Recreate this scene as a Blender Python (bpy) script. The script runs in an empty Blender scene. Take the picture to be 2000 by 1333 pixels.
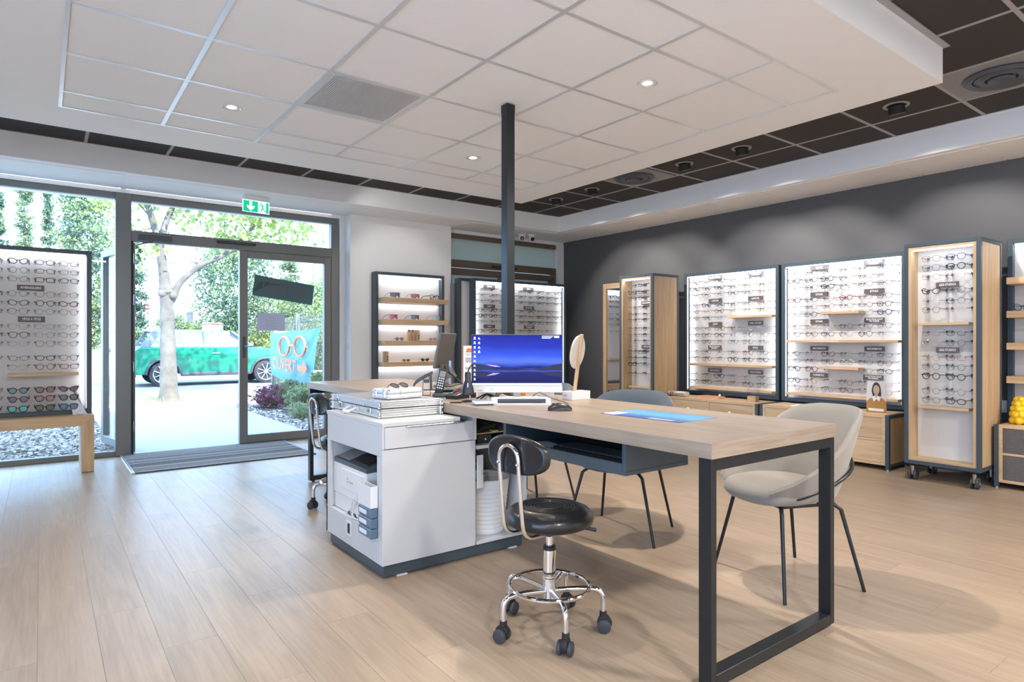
import bpy, bmesh, math, random
import numpy as np
from mathutils import Vector, Matrix
R = math.radians
PI = math.pi
random.seed(7)
rng = np.random.default_rng(7)
SC = bpy.context.scene
COL = SC.collection

# ------------------------------------------------------------------ camera
cam = bpy.data.cameras.new('camera')
cam.sensor_width = 36.0
cam.lens = 1225.0 * 36.0 / 2000.0
cam.clip_end = 400
camo = bpy.data.objects.new('camera', cam)
COL.objects.link(camo)
camo.location = (0, 0, 1.10)
camo.rotation_euler = (R(90), 0, -math.atan(918.0 / 1225.0))
SC.camera = camo

# ------------------------------------------------------------------ world, sun, exposure
W = bpy.data.worlds.new('sky')
SC.world = W
W.use_nodes = True
bg = W.node_tree.nodes['Background']
bg.inputs[0].default_value = (0.40, 0.63, 1.0, 1)
bg.inputs[1].default_value = 5.6
sl = bpy.data.lights.new('sun', 'SUN')
sl.energy = 10.0
sl.color = (1.0, 0.985, 0.96)
sl.angle = R(0.6)
so = bpy.data.objects.new('sun', sl)
COL.objects.link(so)
so.rotation_euler = Vector((-0.12, 0.76, -0.80)).to_track_quat('-Z', 'Y').to_euler()
SC.view_settings.view_transform = 'Standard'
SC.view_settings.look = 'None'
SC.view_settings.gamma = 1
SC.view_settings.use_curve_mapping = False
SC.view_settings.exposure = 0.66
DOWN_W = 36.0      # ceiling downlights
SPOT_W = 26.0      # adjustable spots in the dark ring
BACK_W = 46.0      # added fill lamps behind the camera
LED_W = 5.5        # LED strips of the display cases
# daylight portals in the glazed openings
for (x0, x1, z0, z1, y) in ((-1.6, 2.66, 0.05, 2.5, 7.12), (4.2, 6.05, 0.1, 2.5, 7.14), (-1.45, 1.30, 0.1, 2.2, None)):
    pl = bpy.data.lights.new('window_portal', 'AREA')
    pl.shape = 'RECTANGLE'
    pl.size = x1 - x0
    pl.size_y = z1 - z0
    pl.cycles.is_portal = True
    po = bpy.data.objects.new('window_portal', pl)
    COL.objects.link(po)
    po.location = ((x0 + x1) / 2, y, (z0 + z1) / 2) if y else (-2.36, (x0 + x1) / 2, (z0 + z1) / 2)
    po.rotation_euler = (R(-90), 0, 0) if y else (R(-90), 0, R(90))
try:
    SC.cycles.max_bounces = 8
    SC.cycles.diffuse_bounces = 5
    SC.cycles.transparent_max_bounces = 24
    SC.cycles.sample_clamp_indirect = 6
    SC.cycles.caustics_reflective = False
    SC.cycles.caustics_refractive = False
    SC.cycles.use_denoising = True
except Exception:
    pass

# ------------------------------------------------------------------ materials
def new_mat(name):
    m = bpy.data.materials.new(name)
    m.use_nodes = True
    return m, m.node_tree.nodes, m.node_tree.links, m.node_tree.nodes['Principled BSDF']

def plain(name, c, rough=0.5, metal=0.0, var=0.0, vscale=8.0, bump=0.0, bscale=200.0, coat=0.0, spec=0.5, alpha=1.0):
    m, N, L, P = new_mat(name)
    P.inputs['Base Color'].default_value = (*c, 1)
    P.inputs['Roughness'].default_value = rough
    P.inputs['Metallic'].default_value = metal
    P.inputs['Coat Weight'].default_value = coat
    P.inputs['Specular IOR Level'].default_value = spec
    P.inputs['Alpha'].default_value = alpha
    tc = N.new('ShaderNodeTexCoord')
    if var > 0:
        n = N.new('ShaderNodeTexNoise'); n.inputs['Scale'].default_value = vscale; n.inputs['Detail'].default_value = 5
        L.new(tc.outputs['Object'], n.inputs['Vector'])
        mx = N.new('ShaderNodeMix'); mx.data_type = 'RGBA'
        mx.inputs[6].default_value = (*[max(0, k * (1 - var)) for k in c], 1)
        mx.inputs[7].default_value = (*[min(1, k * (1 + var)) for k in c], 1)
        L.new(n.outputs['Fac'], mx.inputs[0]); L.new(mx.outputs[2], P.inputs['Base Color'])
    if bump > 0:
        n = N.new('ShaderNodeTexNoise'); n.inputs['Scale'].default_value = bscale; n.inputs['Detail'].default_value = 3
        L.new(tc.outputs['Object'], n.inputs['Vector'])
        b = N.new('ShaderNodeBump'); b.inputs['Strength'].default_value = bump; b.inputs['Distance'].default_value = 0.002
        L.new(n.outputs['Fac'], b.inputs['Height']); L.new(b.outputs['Normal'], P.inputs['Normal'])
    return m

def wood(name, c1, c2, axis='Y', rough=0.45, fine=70.0, contrast=1.0, tone=0.12, knots=False, bump=0.15):
    """stretched-noise grain along one axis, each piece with its own tone"""
    m, N, L, P = new_mat(name)
    tc = N.new('ShaderNodeTexCoord')
    oi = N.new('ShaderNodeObjectInfo')
    add = N.new('ShaderNodeVectorMath'); add.operation = 'MULTIPLY_ADD'
    L.new(oi.outputs['Random'], add.inputs[0]); add.inputs[1].default_value = (37.0, 53.0, 29.0)
    L.new(tc.outputs['Object'], add.inputs[2])
    def grain(s, along, detail, dist):
        mp = N.new('ShaderNodeMapping')
        sc = {'X': (along, s, s), 'Y': (s, along, s), 'Z': (s, s, along)}[axis]
        mp.inputs['Scale'].default_value = sc
        L.new(add.outputs[0], mp.inputs['Vector'])
        n = N.new('ShaderNodeTexNoise'); n.inputs['Scale'].default_value = 1.0
        n.inputs['Detail'].default_value = detail; n.inputs['Distortion'].default_value = dist
        L.new(mp.outputs[0], n.inputs['Vector'])
        return n.outputs['Fac']
    a = grain(fine, fine * 0.045, 4, 0.4)
    b = grain(9.0, 0.9, 3, 1.6)
    ad = N.new('ShaderNodeMath'); ad.operation = 'MULTIPLY_ADD'
    L.new(a, ad.inputs[0]); ad.inputs[1].default_value = 0.45 * contrast
    mb = N.new('ShaderNodeMath'); mb.operation = 'MULTIPLY'; mb.inputs[1].default_value = 0.55 * contrast
    L.new(b, mb.inputs[0]); L.new(mb.outputs[0], ad.inputs[2])
    cr = N.new('ShaderNodeValToRGB')
    cr.color_ramp.elements[0].position = 0.33; cr.color_ramp.elements[0].color = (*c1, 1)
    cr.color_ramp.elements[1].position = 0.66; cr.color_ramp.elements[1].color = (*c2, 1)
    L.new(ad.outputs[0], cr.inputs[0])
    hs = N.new('ShaderNodeHueSaturation')
    mr = N.new('ShaderNodeMapRange'); mr.inputs[3].default_value = 1 - tone; mr.inputs[4].default_value = 1 + tone
    L.new(oi.outputs['Random'], mr.inputs[0]); L.new(mr.outputs[0], hs.inputs['Value'])
    L.new(cr.outputs[0], hs.inputs['Color'])
    L.new(hs.outputs[0], P.inputs['Base Color'])
    P.inputs['Roughness'].default_value = rough
    if bump:
        bp = N.new('ShaderNodeBump'); bp.inputs['Strength'].default_value = bump; bp.inputs['Distance'].default_value = 0.001
        L.new(a, bp.inputs['Height']); L.new(bp.outputs[0], P.inputs['Normal'])
    return m

def glow(name, c, s):
    m, N, L, P = new_mat(name)
    P.inputs['Base Color'].default_value = (*c, 1)
    P.inputs['Emission Color'].default_value = (*c, 1)
    P.inputs['Emission Strength'].default_value = s
    return m

def pane_mat(name, tint=(1, 1, 1), refl=0.04, rough=0.0):
    """thin clear sheet: straight transmission plus a fresnel-weighted mirror share"""
    m, N, L, P = new_mat(name)
    N.remove(P)
    out = [n for n in N if n.type == 'OUTPUT_MATERIAL'][0]
    tr = N.new('ShaderNodeBsdfTransparent'); tr.inputs[0].default_value = (*tint, 1)
    gl = N.new('ShaderNodeBsdfGlossy'); gl.inputs['Roughness'].default_value = rough
    lw = N.new('ShaderNodeLayerWeight'); lw.inputs[0].default_value = 0.5
    pw_ = N.new('ShaderNodeMath'); pw_.operation = 'POWER'; pw_.inputs[1].default_value = 5.0
    L.new(lw.outputs['Facing'], pw_.inputs[0])
    mt = N.new('ShaderNodeMath'); mt.operation = 'MULTIPLY_ADD'; mt.inputs[1].default_value = 0.8; mt.inputs[2].default_value = refl
    mt.use_clamp = True
    L.new(pw_.outputs[0], mt.inputs[0])
    mx = N.new('ShaderNodeMixShader')
    L.new(mt.outputs[0], mx.inputs[0]); L.new(tr.outputs[0], mx.inputs[1]); L.new(gl.outputs[0], mx.inputs[2])
    L.new(mx.outputs[0], out.inputs[0])
    return m

def translucent(name, c, tr=0.5, rough=0.5):
    m, N, L, P = new_mat(name)
    out = [n for n in N if n.type == 'OUTPUT_MATERIAL'][0]
    P.inputs['Base Color'].default_value = (*c, 1)
    P.inputs['Roughness'].default_value = rough
    t = N.new('ShaderNodeBsdfTranslucent'); t.inputs[0].default_value = (*c, 1)
    mx = N.new('ShaderNodeMixShader'); mx.inputs[0].default_value = tr
    L.new(P.outputs[0], mx.inputs[1]); L.new(t.outputs[0], mx.inputs[2]); L.new(mx.outputs[0], out.inputs[0])
    return m

M = {}
M['white'] = plain('wall_paint', (0.85, 0.85, 0.845), 0.65, bump=0.03)
M['ceil'] = plain('ceiling_paint', (0.90, 0.90, 0.90), 0.8)
M['tile'] = plain('ceiling_tile_white', (0.90, 0.895, 0.89), 0.85, bump=0.12, bscale=500, var=0.015, vscale=60)
M['tbar'] = plain('tbar_white', (0.72, 0.725, 0.73), 0.3, metal=0.35)
M['dtile'] = plain('ceiling_tile_dark', (0.040, 0.034, 0.031), 0.9, var=0.25, vscale=180, bump=0.3, bscale=400)
M['dbar'] = plain('tbar_grey', (0.36, 0.34, 0.33), 0.4)
M['grey_wall'] = plain('grey_wall_paint', (0.094, 0.093, 0.098), 0.55, bump=0.04)
M['anth'] = plain('anthracite_steel', (0.065, 0.090, 0.108), 0.42, metal=0.25)
M['legs'] = plain('desk_frame_steel', (0.022, 0.025, 0.029), 0.32, metal=0.35)
M['alu'] = plain('taupe_aluminium', (0.19, 0.195, 0.19), 0.38, metal=0.2)
M['brown'] = plain('brown_aluminium', (0.17, 0.125, 0.085), 0.4, metal=0.2)
M['oak_y'] = wood('oak_grain_y', (0.47, 0.315, 0.175), (0.66, 0.485, 0.30), 'Y', 0.5)
M['oak_x'] = wood('oak_grain_x', (0.47, 0.315, 0.175), (0.66, 0.485, 0.30), 'X', 0.5)
M['oak_z'] = wood('oak_grain_z', (0.44, 0.29, 0.155), (0.64, 0.46, 0.275), 'Z', 0.5)
M['desk'] = wood('desk_oak', (0.235, 0.182, 0.135), (0.375, 0.30, 0.235), 'Y', 0.36, fine=110, contrast=1.15)
M['desk_x'] = wood('desk_oak_edge', (0.235, 0.182, 0.135), (0.375, 0.30, 0.235), 'X', 0.36, fine=110, contrast=1.15)
M['floor'] = wood('vinyl_plank', (0.325, 0.242, 0.168), (0.435, 0.335, 0.245), 'Y', 0.34, fine=90, tone=0.05, bump=0.05)
M['chrome'] = plain('chrome', (0.86, 0.86, 0.88), 0.07, metal=1.0)
M['steel'] = plain('brushed_steel', (0.55, 0.56, 0.58), 0.28, metal=1.0)
M['alucase'] = plain('ribbed_aluminium', (0.70, 0.71, 0.73), 0.30, metal=0.85)
M['leather'] = plain('black_leatherette', (0.012, 0.012, 0.014), 0.30, bump=0.15, bscale=350, coat=0.2)
M['black'] = plain('black_plastic', (0.016, 0.017, 0.020), 0.38)
M['matte'] = plain('matte_black', (0.014, 0.013, 0.014), 0.6)
M['rubber'] = plain('dark_rubber', (0.045, 0.047, 0.055), 0.55)
M['dgrey'] = plain('dark_grey_plastic', (0.07, 0.08, 0.095), 0.4)
M['mgrey'] = plain('mid_grey_plastic', (0.25, 0.25, 0.26), 0.5)
M['taupe'] = plain('taupe_plastic', (0.13, 0.12, 0.11), 0.45)
M['lacquer'] = plain('white_melamine', (0.61, 0.62, 0.63), 0.40)
M['wplastic'] = plain('white_plastic', (0.80, 0.80, 0.80), 0.35)
M['panel'] = plain('white_display_panel', (0.67, 0.66, 0.655), 0.55)
M['sign'] = plain('sign_taupe', (0.135, 0.105, 0.105), 0.5)
M['ink_w'] = plain('white_lettering', (0.88, 0.87, 0.86), 0.5)
M['ink_k'] = plain('black_print', (0.03, 0.03, 0.035), 0.6)
M['ink_g'] = plain('grey_print', (0.42, 0.42, 0.45), 0.6)
M['paper'] = plain('white_paper', (0.82, 0.82, 0.84), 0.7)
M['orange'] = plain('orange_print', (0.85, 0.17, 0.03), 0.6)
M['orange2'] = plain('banner_orange', (0.72, 0.20, 0.09), 0.7)
M['teal'] = translucent('banner_teal', (0.10, 0.30, 0.36), 0.35)
M['tealdark'] = translucent('dark_teal_card', (0.10, 0.20, 0.21), 0.35)
M['led'] = glow('led_strip', (0.86, 0.93, 1.0), 5.0)
M['led2'] = glow('led_side_strip', (0.80, 0.88, 1.0), 0.55)
M['led3'] = glow('led_cove', (0.88, 0.95, 1.0), 0.9)
M['lamp'] = glow('lamp_face', (1.0, 0.95, 0.86), 6.0)
M['glass'] = pane_mat('window_glass', (0.975, 0.99, 0.99), 0.03)
M['lens'] = pane_mat('lens_clear', (0.965, 0.97, 0.975), 0.025)
M['acryl'] = pane_mat('clear_acrylic', (0.95, 0.96, 0.965), 0.05)
M['frost'] = translucent('frosted_teal_glass', (0.50, 0.53, 0.48), 0.40, 0.25)
M['mirror'] = plain('mirror', (0.9, 0.91, 0.92), 0.01, metal=1.0)
M['bark'] = plain('bark_mulch', (0.30, 0.265, 0.24), 0.9, var=0.5, vscale=40)
M['chip1'] = plain('wood_chip_pale', (0.46, 0.425, 0.39), 0.9, var=0.3, vscale=30)
M['path'] = plain('concrete_path', (0.34, 0.335, 0.32), 0.85, var=0.08, vscale=40, bump=0.3, bscale=80)
M['kerb'] = plain('kerb_stone', (0.52, 0.51, 0.48), 0.9, var=0.08, vscale=10)
M['road'] = plain('asphalt', (0.22, 0.22, 0.23), 0.9, var=0.12, vscale=60)
M['grass'] = plain('dry_grass', (0.34, 0.36, 0.18), 0.9, var=0.35, vscale=25)
M['trunk'] = plain('plane_bark', (0.135, 0.120, 0.10), 0.9, var=0.75, vscale=5, bump=0.6, bscale=40)
M['trunk2'] = plain('brown_bark', (0.20, 0.16, 0.12), 0.9, var=0.3, vscale=12)
def leaf(n, c):
    m = translucent(n, c, 0.45, 0.7)
    return m
M['leaf1'] = leaf('leaf_fresh', (0.30, 0.37, 0.11))
M['leaf2'] = leaf('leaf_mid', (0.18, 0.25, 0.13))
M['leaf3'] = leaf('leaf_dark', (0.09, 0.15, 0.10))
M['leaf4'] = leaf('leaf_olive', (0.24, 0.30, 0.16))
M['leafr'] = leaf('leaf_purple', (0.17, 0.06, 0.10))
M['carg'] = plain('car_green', (0.0, 0.155, 0.085), 0.25, coat=0.8)
M['carw'] = plain('car_roof_white', (0.16, 0.18, 0.20), 0.3, coat=0.6)
M['carglass'] = plain('car_glass', (0.30, 0.36, 0.40), 0.05, coat=1.0)
M['tyre'] = plain('tyre', (0.03, 0.03, 0.032), 0.8)
M['red'] = plain('red_plastic', (0.75, 0.03, 0.03), 0.3)
M['signgreen'] = glow('exit_green', (0.0, 0.52, 0.27), 0.55)
M['signwhite'] = glow('exit_white', (0.85, 0.95, 0.90), 0.55)
def fabric(name, c, c2, sc=900):
    m, N, L, P = new_mat(name)
    tc = N.new('ShaderNodeTexCoord')
    w = N.new('ShaderNodeTexNoise'); w.inputs['Scale'].default_value = sc; w.inputs['Detail'].default_value = 2
    L.new(tc.outputs['Object'], w.inputs['Vector'])
    mx = N.new('ShaderNodeMix'); mx.data_type = 'RGBA'
    mx.inputs[6].default_value = (*c, 1); mx.inputs[7].default_value = (*c2, 1)
    L.new(w.outputs['Fac'], mx.inputs[0]); L.new(mx.outputs[2], P.inputs['Base Color'])
    b = N.new('ShaderNodeBump'); b.inputs['Strength'].default_value = 0.4; b.inputs['Distance'].default_value = 0.001
    L.new(w.outputs['Fac'], b.inputs['Height']); L.new(b.outputs[0], P.inputs['Normal'])
    P.inputs['Roughness'].default_value = 0.9
    P.inputs['Sheen Weight'].default_value = 0.3
    return m
M['beige'] = fabric('beige_weave', (0.24, 0.215, 0.185), (0.36, 0.33, 0.29))
M['blue'] = fabric('slate_blue_weave', (0.035, 0.055, 0.078), (0.085, 0.115, 0.150))
M['darkfab'] = fabric('dark_drawer_cloth', (0.07, 0.066, 0.064), (0.15, 0.145, 0.145), 120)

def ramp_panel(name, stops, axis='Z', emit=0.0, extra=None):
    """printed / displayed picture made of horizontal colour bands with noise (flat print)"""
    m, N, L, P = new_mat(name)
    tc = N.new('ShaderNodeTexCoord')
    sp = N.new('ShaderNodeSeparateXYZ'); L.new(tc.outputs['Generated'], sp.inputs[0])
    n = N.new('ShaderNodeTexNoise'); n.inputs['Scale'].default_value = 2.2; n.inputs['Detail'].default_value = 4
    mp = N.new('ShaderNodeMapping'); mp.inputs['Scale'].default_value = (1.2, 1.2, 4.0) if axis == 'Z' else (3, 1.2, 1)
    L.new(tc.outputs['Generated'], mp.inputs[0]); L.new(mp.outputs[0], n.inputs['Vector'])
    ma = N.new('ShaderNodeMath'); ma.operation = 'MULTIPLY_ADD'; ma.inputs[1].default_value = 0.16
    L.new(n.outputs['Fac'], ma.inputs[0])
    sb = N.new('ShaderNodeMath'); sb.operation = 'SUBTRACT'; sb.inputs[1].default_value = 0.08
    L.new(sp.outputs[{'X': 0, 'Y': 1, 'Z': 2}[axis]], sb.inputs[0]); L.new(sb.outputs[0], ma.inputs[2])
    cr = N.new('ShaderNodeValToRGB')
    e = cr.color_ramp.elements
    e[0].position, e[0].color = stops[0][0], (*stops[0][1], 1)
    e[1].position, e[1].color = stops[-1][0], (*stops[-1][1], 1)
    for p, c in stops[1:-1]:
        k = e.new(p); k.color = (*c, 1)
    L.new(ma.outputs[0], cr.inputs[0])
    L.new(cr.outputs[0], P.inputs['Base Color'])
    P.inputs['Roughness'].default_value = 0.35
    if emit:
        P.inputs['Base Color'].default_value = (0.01, 0.01, 0.02, 1)
        for l in list(P.inputs['Base Color'].links): L.remove(l)
        L.new(cr.outputs[0], P.inputs['Emission Color']); P.inputs['Emission Strength'].default_value = emit
        P.inputs['Roughness'].default_value = 0.45
        P.inputs['Specular IOR Level'].default_value = 0.15
    return m
M['screen'] = ramp_panel('monitor_picture', [(0.0, (0.001, 0.002, 0.05)), (0.14, (0.003, 0.007, 0.14)), (0.24, (0.010, 0.015, 0.16)),
    (0.27, (0.01, 0.02, 0.12)), (0.30, (0.05, 0.09, 0.55)), (0.34, (0.003, 0.006, 0.07)), (0.38, (0.015, 0.05, 0.50)), (0.47, (0.10, 0.20, 0.85)), (0.60, (0.03, 0.10, 0.85)),
    (0.78, (0.01, 0.03, 0.50)), (1.0, (0.003, 0.012, 0.33))], 'Z', emit=0.72)
M['mat'] = ramp_panel('desk_mat_print', [(0.0, (0.03, 0.06, 0.28)), (0.25, (0.06, 0.20, 0.50)), (0.5, (0.10, 0.42, 0.62)), (0.75, (0.10, 0.36, 0.66)), (1.0, (0.07, 0.30, 0.60))], 'X')

# ------------------------------------------------------------------ object helpers
WM = {}
def world_matrix(o):
    if o is None: return Matrix.Identity(4)
    return WM.get(o.name) or Matrix.Identity(4)

def thing(name, label, cat, loc=(0, 0, 0), rz=0.0, group=None, tilt=None):
    o = bpy.data.objects.new(name, None)
    COL.objects.link(o)
    o.location = loc
    o.rotation_euler = (tilt[0], tilt[1], rz) if tilt else (0, 0, rz)
    o.empty_display_size = 0.1
    WM[o.name] = Matrix.Translation(loc) @ o.rotation_euler.to_matrix().to_4x4()
    tag(o, label, cat, group)
    return o

def tag(o, label=None, cat=None, group=None, kind=None):
    if label: o['label'] = label
    if cat: o['category'] = cat
    if group: o['group'] = group
    if kind: o['kind'] = kind
    return o

def link_mesh(name, me, parent=None):
    o = bpy.data.objects.new(name, me)
    COL.objects.link(o)
    if parent is not None:
        o.parent = parent
    WM[o.name] = world_matrix(parent)
    return o

class B:
    """collects shapes in one bmesh"""
    def __init__(s):
        s.bm = bmesh.new()
    def _xf(s, vs, mat):
        if mat is not None:
            bmesh.ops.transform(s.bm, matrix=mat, verts=vs)
    def box(s, a, b, bev=0.0, mat=None, seg=1):
        x0, y0, z0 = [min(p, q) for p, q in zip(a, b)]
        x1, y1, z1 = [max(p, q) for p, q in zip(a, b)]
        v = [s.bm.verts.new(p) for p in ((x0, y0, z0), (x1, y0, z0), (x1, y1, z0), (x0, y1, z0), (x0, y0, z1), (x1, y0, z1), (x1, y1, z1), (x0, y1, z1))]
        fs = [s.bm.faces.new([v[i] for i in f]) for f in ((3, 2, 1, 0), (4, 5, 6, 7), (0, 1, 5, 4), (1, 2, 6, 5), (2, 3, 7, 6), (3, 0, 4, 7))]
        if bev > 0:
            es = list({e for f in fs for e in f.edges})
            r = bmesh.ops.bevel(s.bm, geom=es, offset=bev, segments=seg, affect='EDGES', profile=0.6)
            v = list({x for f in r['faces'] for x in f.verts} | {x for x in v if x.is_valid})
        s._xf(v, mat)
        return s
    def prism(s, pts, a, b, axis='Y', mat=None, bev=0.0):
        """polygon pts extruded along axis from a to b"""
        def mk(p, t):
            return {'Y': (p[0], t, p[1]), 'X': (t, p[0], p[1]), 'Z': (p[0], p[1], t)}[axis]
        v0 = [s.bm.verts.new(mk(p, a)) for p in pts]
        v1 = [s.bm.verts.new(mk(p, b)) for p in pts]
        n = len(pts)
        fs = [s.bm.faces.new(v0), s.bm.faces.new(v1[::-1])]
        for i in range(n):
            fs.append(s.bm.faces.new((v0[i], v1[i], v1[(i + 1) % n], v0[(i + 1) % n])))
        bmesh.ops.recalc_face_normals(s.bm, faces=fs)
        vs = v0 + v1
        if bev > 0:
            es = [e for e in {e for f in fs[:2] for e in f.edges}]
            r = bmesh.ops.bevel(s.bm, geom=es, offset=bev, segments=2, affect='EDGES', profile=0.6)
            vs = list({x for f in r['faces'] for x in f.verts} | {x for x in vs if x.is_valid})
        s._xf(vs, mat)
        return s
    def tube(s, pts, r, seg=8, closed=False, mat=None, sq=None):
        pts = [Vector(p) for p in pts]
        n = len(pts)
        rr = r if isinstance(r, (list, tuple)) else [r] * n
        rings = []
        prev = None
        for i in range(n):
            if closed:
                t = (pts[(i + 1) % n] - pts[i - 1]).normalized()
            else:
                t = (pts[min(i + 1, n - 1)] - pts[max(i - 1, 0)]).normalized()
            if prev is None:
                u = t.orthogonal().normalized()
            else:
                u = (prev - t * prev.dot(t))
                u = u.normalized() if u.length > 1e-6 else t.orthogonal().normalized()
            prev = u
            w = t.cross(u)
            rings.append([s.bm.verts.new(pts[i] + (u * math.cos(2 * PI * k / seg) + w * math.sin(2 * PI * k / seg)) * rr[i]) for k in range(seg)])
        m = n if closed else n - 1
        off = 0
        if closed:
            best = 1e9
            for o_ in range(seg):
                d = (rings[-1][0].co - rings[0][o_].co).length
                if d < best: best, off = d, o_
        for i in range(m):
            a, b = rings[i], rings[(i + 1) % n]
            sh = off if (closed and i == m - 1) else 0
            for k in range(seg):
                s.bm.faces.new((a[k], a[(k + 1) % seg], b[(k + 1 + sh) % seg], b[(k + sh) % seg]))
        if not closed:
            s.bm.faces.new(rings[0][::-1]); s.bm.faces.new(rings[-1])
        s._xf([v for rg in rings for v in rg], mat)
        return s
    def cyl(s, p, q, r, seg=24, r2=None, mat=None):
        return s.tube([p, q], [r, r if r2 is None else r2], seg, mat=mat)
    def lathe(s, prof, c=(0, 0, 0), seg=32, mat=None):
        rings = []
        for (r, z) in prof:
            if r < 1e-6:
                rings.append([s.bm.verts.new((c[0], c[1], c[2] + z))])
            else:
                rings.append([s.bm.verts.new((c[0] + r * math.cos(2 * PI * k / seg), c[1] + r * math.sin(2 * PI * k / seg), c[2] + z)) for k in range(seg)])
        for a, b in zip(rings, rings[1:]):
            for k in range(seg):
                k2 = (k + 1) % seg
                if len(a) == 1 and len(b) == 1: continue
                if len(a) == 1: s.bm.faces.new((a[0], b[k2], b[k]))
                elif len(b) == 1: s.bm.faces.new((a[k], a[k2], b[0]))
                else: s.bm.faces.new((a[k], a[k2], b[k2], b[k]))
        s._xf([v for rg in rings for v in rg], mat)
        return s
    def ball(s, c, r, seg=16, rings=10):
        rx, ry, rz = r if isinstance(r, (tuple, list)) else (r, r, r)
        prof = [(math.sin(PI * i / rings), -math.cos(PI * i / rings)) for i in range(rings + 1)]
        prof[0] = (0, -1); prof[-1] = (0, 1)
        return s.lathe(prof, (0, 0, 0), seg, Matrix.Translation(c) @ Matrix.Diagonal((rx, ry, rz, 1)))
    def sheet(s, rows, closed_u=False):
        """grid of points -> quad surface"""
        vs = [[s.bm.verts.new(p) for p in r] for r in rows]
        for a, b in zip(vs, vs[1:]):
            n = len(a)
            for k in range(n if closed_u else n - 1):
                s.bm.faces.new((a[k], a[(k + 1) % n], b[(k + 1) % n], b[k]))
        return s
    def mesh(s, name, mat, smooth=35):
        bmesh.ops.recalc_face_normals(s.bm, faces=s.bm.faces)
        me = bpy.data.meshes.new(name)
        s.bm.to_mesh(me); s.bm.free()
        for m in (mat if isinstance(mat, (list, tuple)) else [mat]):
            me.materials.append(M[m] if isinstance(m, str) else m)
        if smooth:
            me.shade_smooth()
            me.set_sharp_from_angle(angle=R(smooth))
        return me
    def done(s, name, mat, parent=None, world=False, smooth=35, kind=None, label=None):
        if world and parent is not None:
            bmesh.ops.transform(s.bm, matrix=world_matrix(parent).inverted(), verts=s.bm.verts)
        o = link_mesh(name, s.mesh(name, mat, smooth), parent)
        if kind: o['kind'] = kind
        if label: o['label'] = label
        return o

def struct(name, b, mat, **k):
    return b.done(name, mat, kind='structure', **k)

def copy_tree(o, parent=None):
    c = o.copy()
    COL.objects.link(c)
    if parent is not None: c.parent = parent
    for ch in o.children:
        copy_tree(ch, c)
    return c

TXT = {}
def text(name, s, size, parent, loc, rot, mat, depth=0.0008, align='CENTER', sx=1.0, bold=0.0):
    key = (s, round(size, 4), align, mat, depth, bold)
    if key not in TXT:
        cu = bpy.data.curves.new('t', 'FONT')
        cu.body = s; cu.size = size; cu.align_x = align; cu.align_y = 'CENTER'
        cu.extrude = depth; cu.resolution_u = 2; cu.space_line = 0.85; cu.offset = bold
        to = bpy.data.objects.new('t', cu)
        COL.objects.link(to)
        dg = bpy.context.evaluated_depsgraph_get()
        me = bpy.data.meshes.new_from_object(to.evaluated_get(dg))
        me.name = name
        me.materials.clear(); me.materials.append(M[mat])
        bpy.data.objects.remove(to); bpy.data.curves.remove(cu)
        TXT[key] = me
    o = bpy.data.objects.new(name, TXT[key])
    COL.objects.link(o)
    if parent is not None: o.parent = parent
    o.location = loc; o.rotation_euler = rot; o.scale = (sx, 1, 1)
    return o

ORD = ['first', 'second', 'third', 'fourth', 'fifth', 'sixth', 'seventh', 'eighth', 'ninth', 'tenth', 'eleventh', 'twelfth', 'thirteenth', 'fourteenth', 'fifteenth']
def spot_light(name, loc, target, power, angle, size, col, parent=None, blend=0.6):
    l = bpy.data.lights.new(name, 'SPOT')
    l.energy = power; l.spot_size = R(angle); l.spot_blend = blend; l.shadow_soft_size = size; l.color = col
    o = bpy.data.objects.new(name, l)
    COL.objects.link(o)
    q = (Vector(target) - Vector(loc)).to_track_quat('-Z', 'Y').to_matrix().to_4x4()
    mw = Matrix.Translation(loc) @ q
    if parent is not None:
        o.parent = parent
        o.matrix_local = world_matrix(parent).inverted() @ mw
    else:
        o.matrix_world = mw
    return o
def area_light(name, mw, sx, sy, power, col, parent=None):
    l = bpy.data.lights.new(name, 'AREA')
    l.shape = 'RECTANGLE'; l.size = sx; l.size_y = sy; l.energy = power; l.color = col
    o = bpy.data.objects.new(name, l)
    COL.objects.link(o)
    o.parent = parent
    o.matrix_local = mw
    return o

# ================================================================== ROOM SHELL
XL, XR, YB, YF = -2.2, 6.20, -2.6, 7.10
# floor: base slab and individual planks running along Y
fl = struct('floor', B().box((XL, YB, -0.10), (XR, 7.12, -0.0025)), 'floor')
plank_me = {}
pw, plen = 0.18, 1.22
ncol = 0
x = -0.013 - pw * 7
k = 0
while x < XR:
    off = (k * 0.457) % plen
    y = 0.55 - off
    k += 1
    while y < 7.10:
        y0, y1 = max(y, 0.55), min(y + plen, 7.10)
        x1 = min(x + pw, XR)
        if y1 - y0 > 0.05 and ncol < 296:
            key = (round(x1 - x, 3), round(y1 - y0, 3))
            if key not in plank_me:
                w_, l_ = key
                plank_me[key] = B().box((0.0004, 0.0004, -0.006), (w_ - 0.0004, l_ - 0.0004, 0), 0.0004).mesh('plank', 'floor', 0)
            o = link_mesh('plank', plank_me[key], fl)
            o.location = (x, y0, 0)
            ncol += 1
        y += plen
    x += pw
# walls
struct('wall_right', B().box((XR, YB, 0), (XR + 0.12, YF + 0.2, 2.9)), 'grey_wall')
struct('wall_left', B().box((XL - 0.12, YB, 0), (XL, -1.5, 2.9)).box((XL - 0.12, 1.36, 0), (XL, YF + 0.2, 2.9)).box((XL - 0.12, -1.5, 2.25), (XL, 1.36, 2.9)), 'white')
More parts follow.
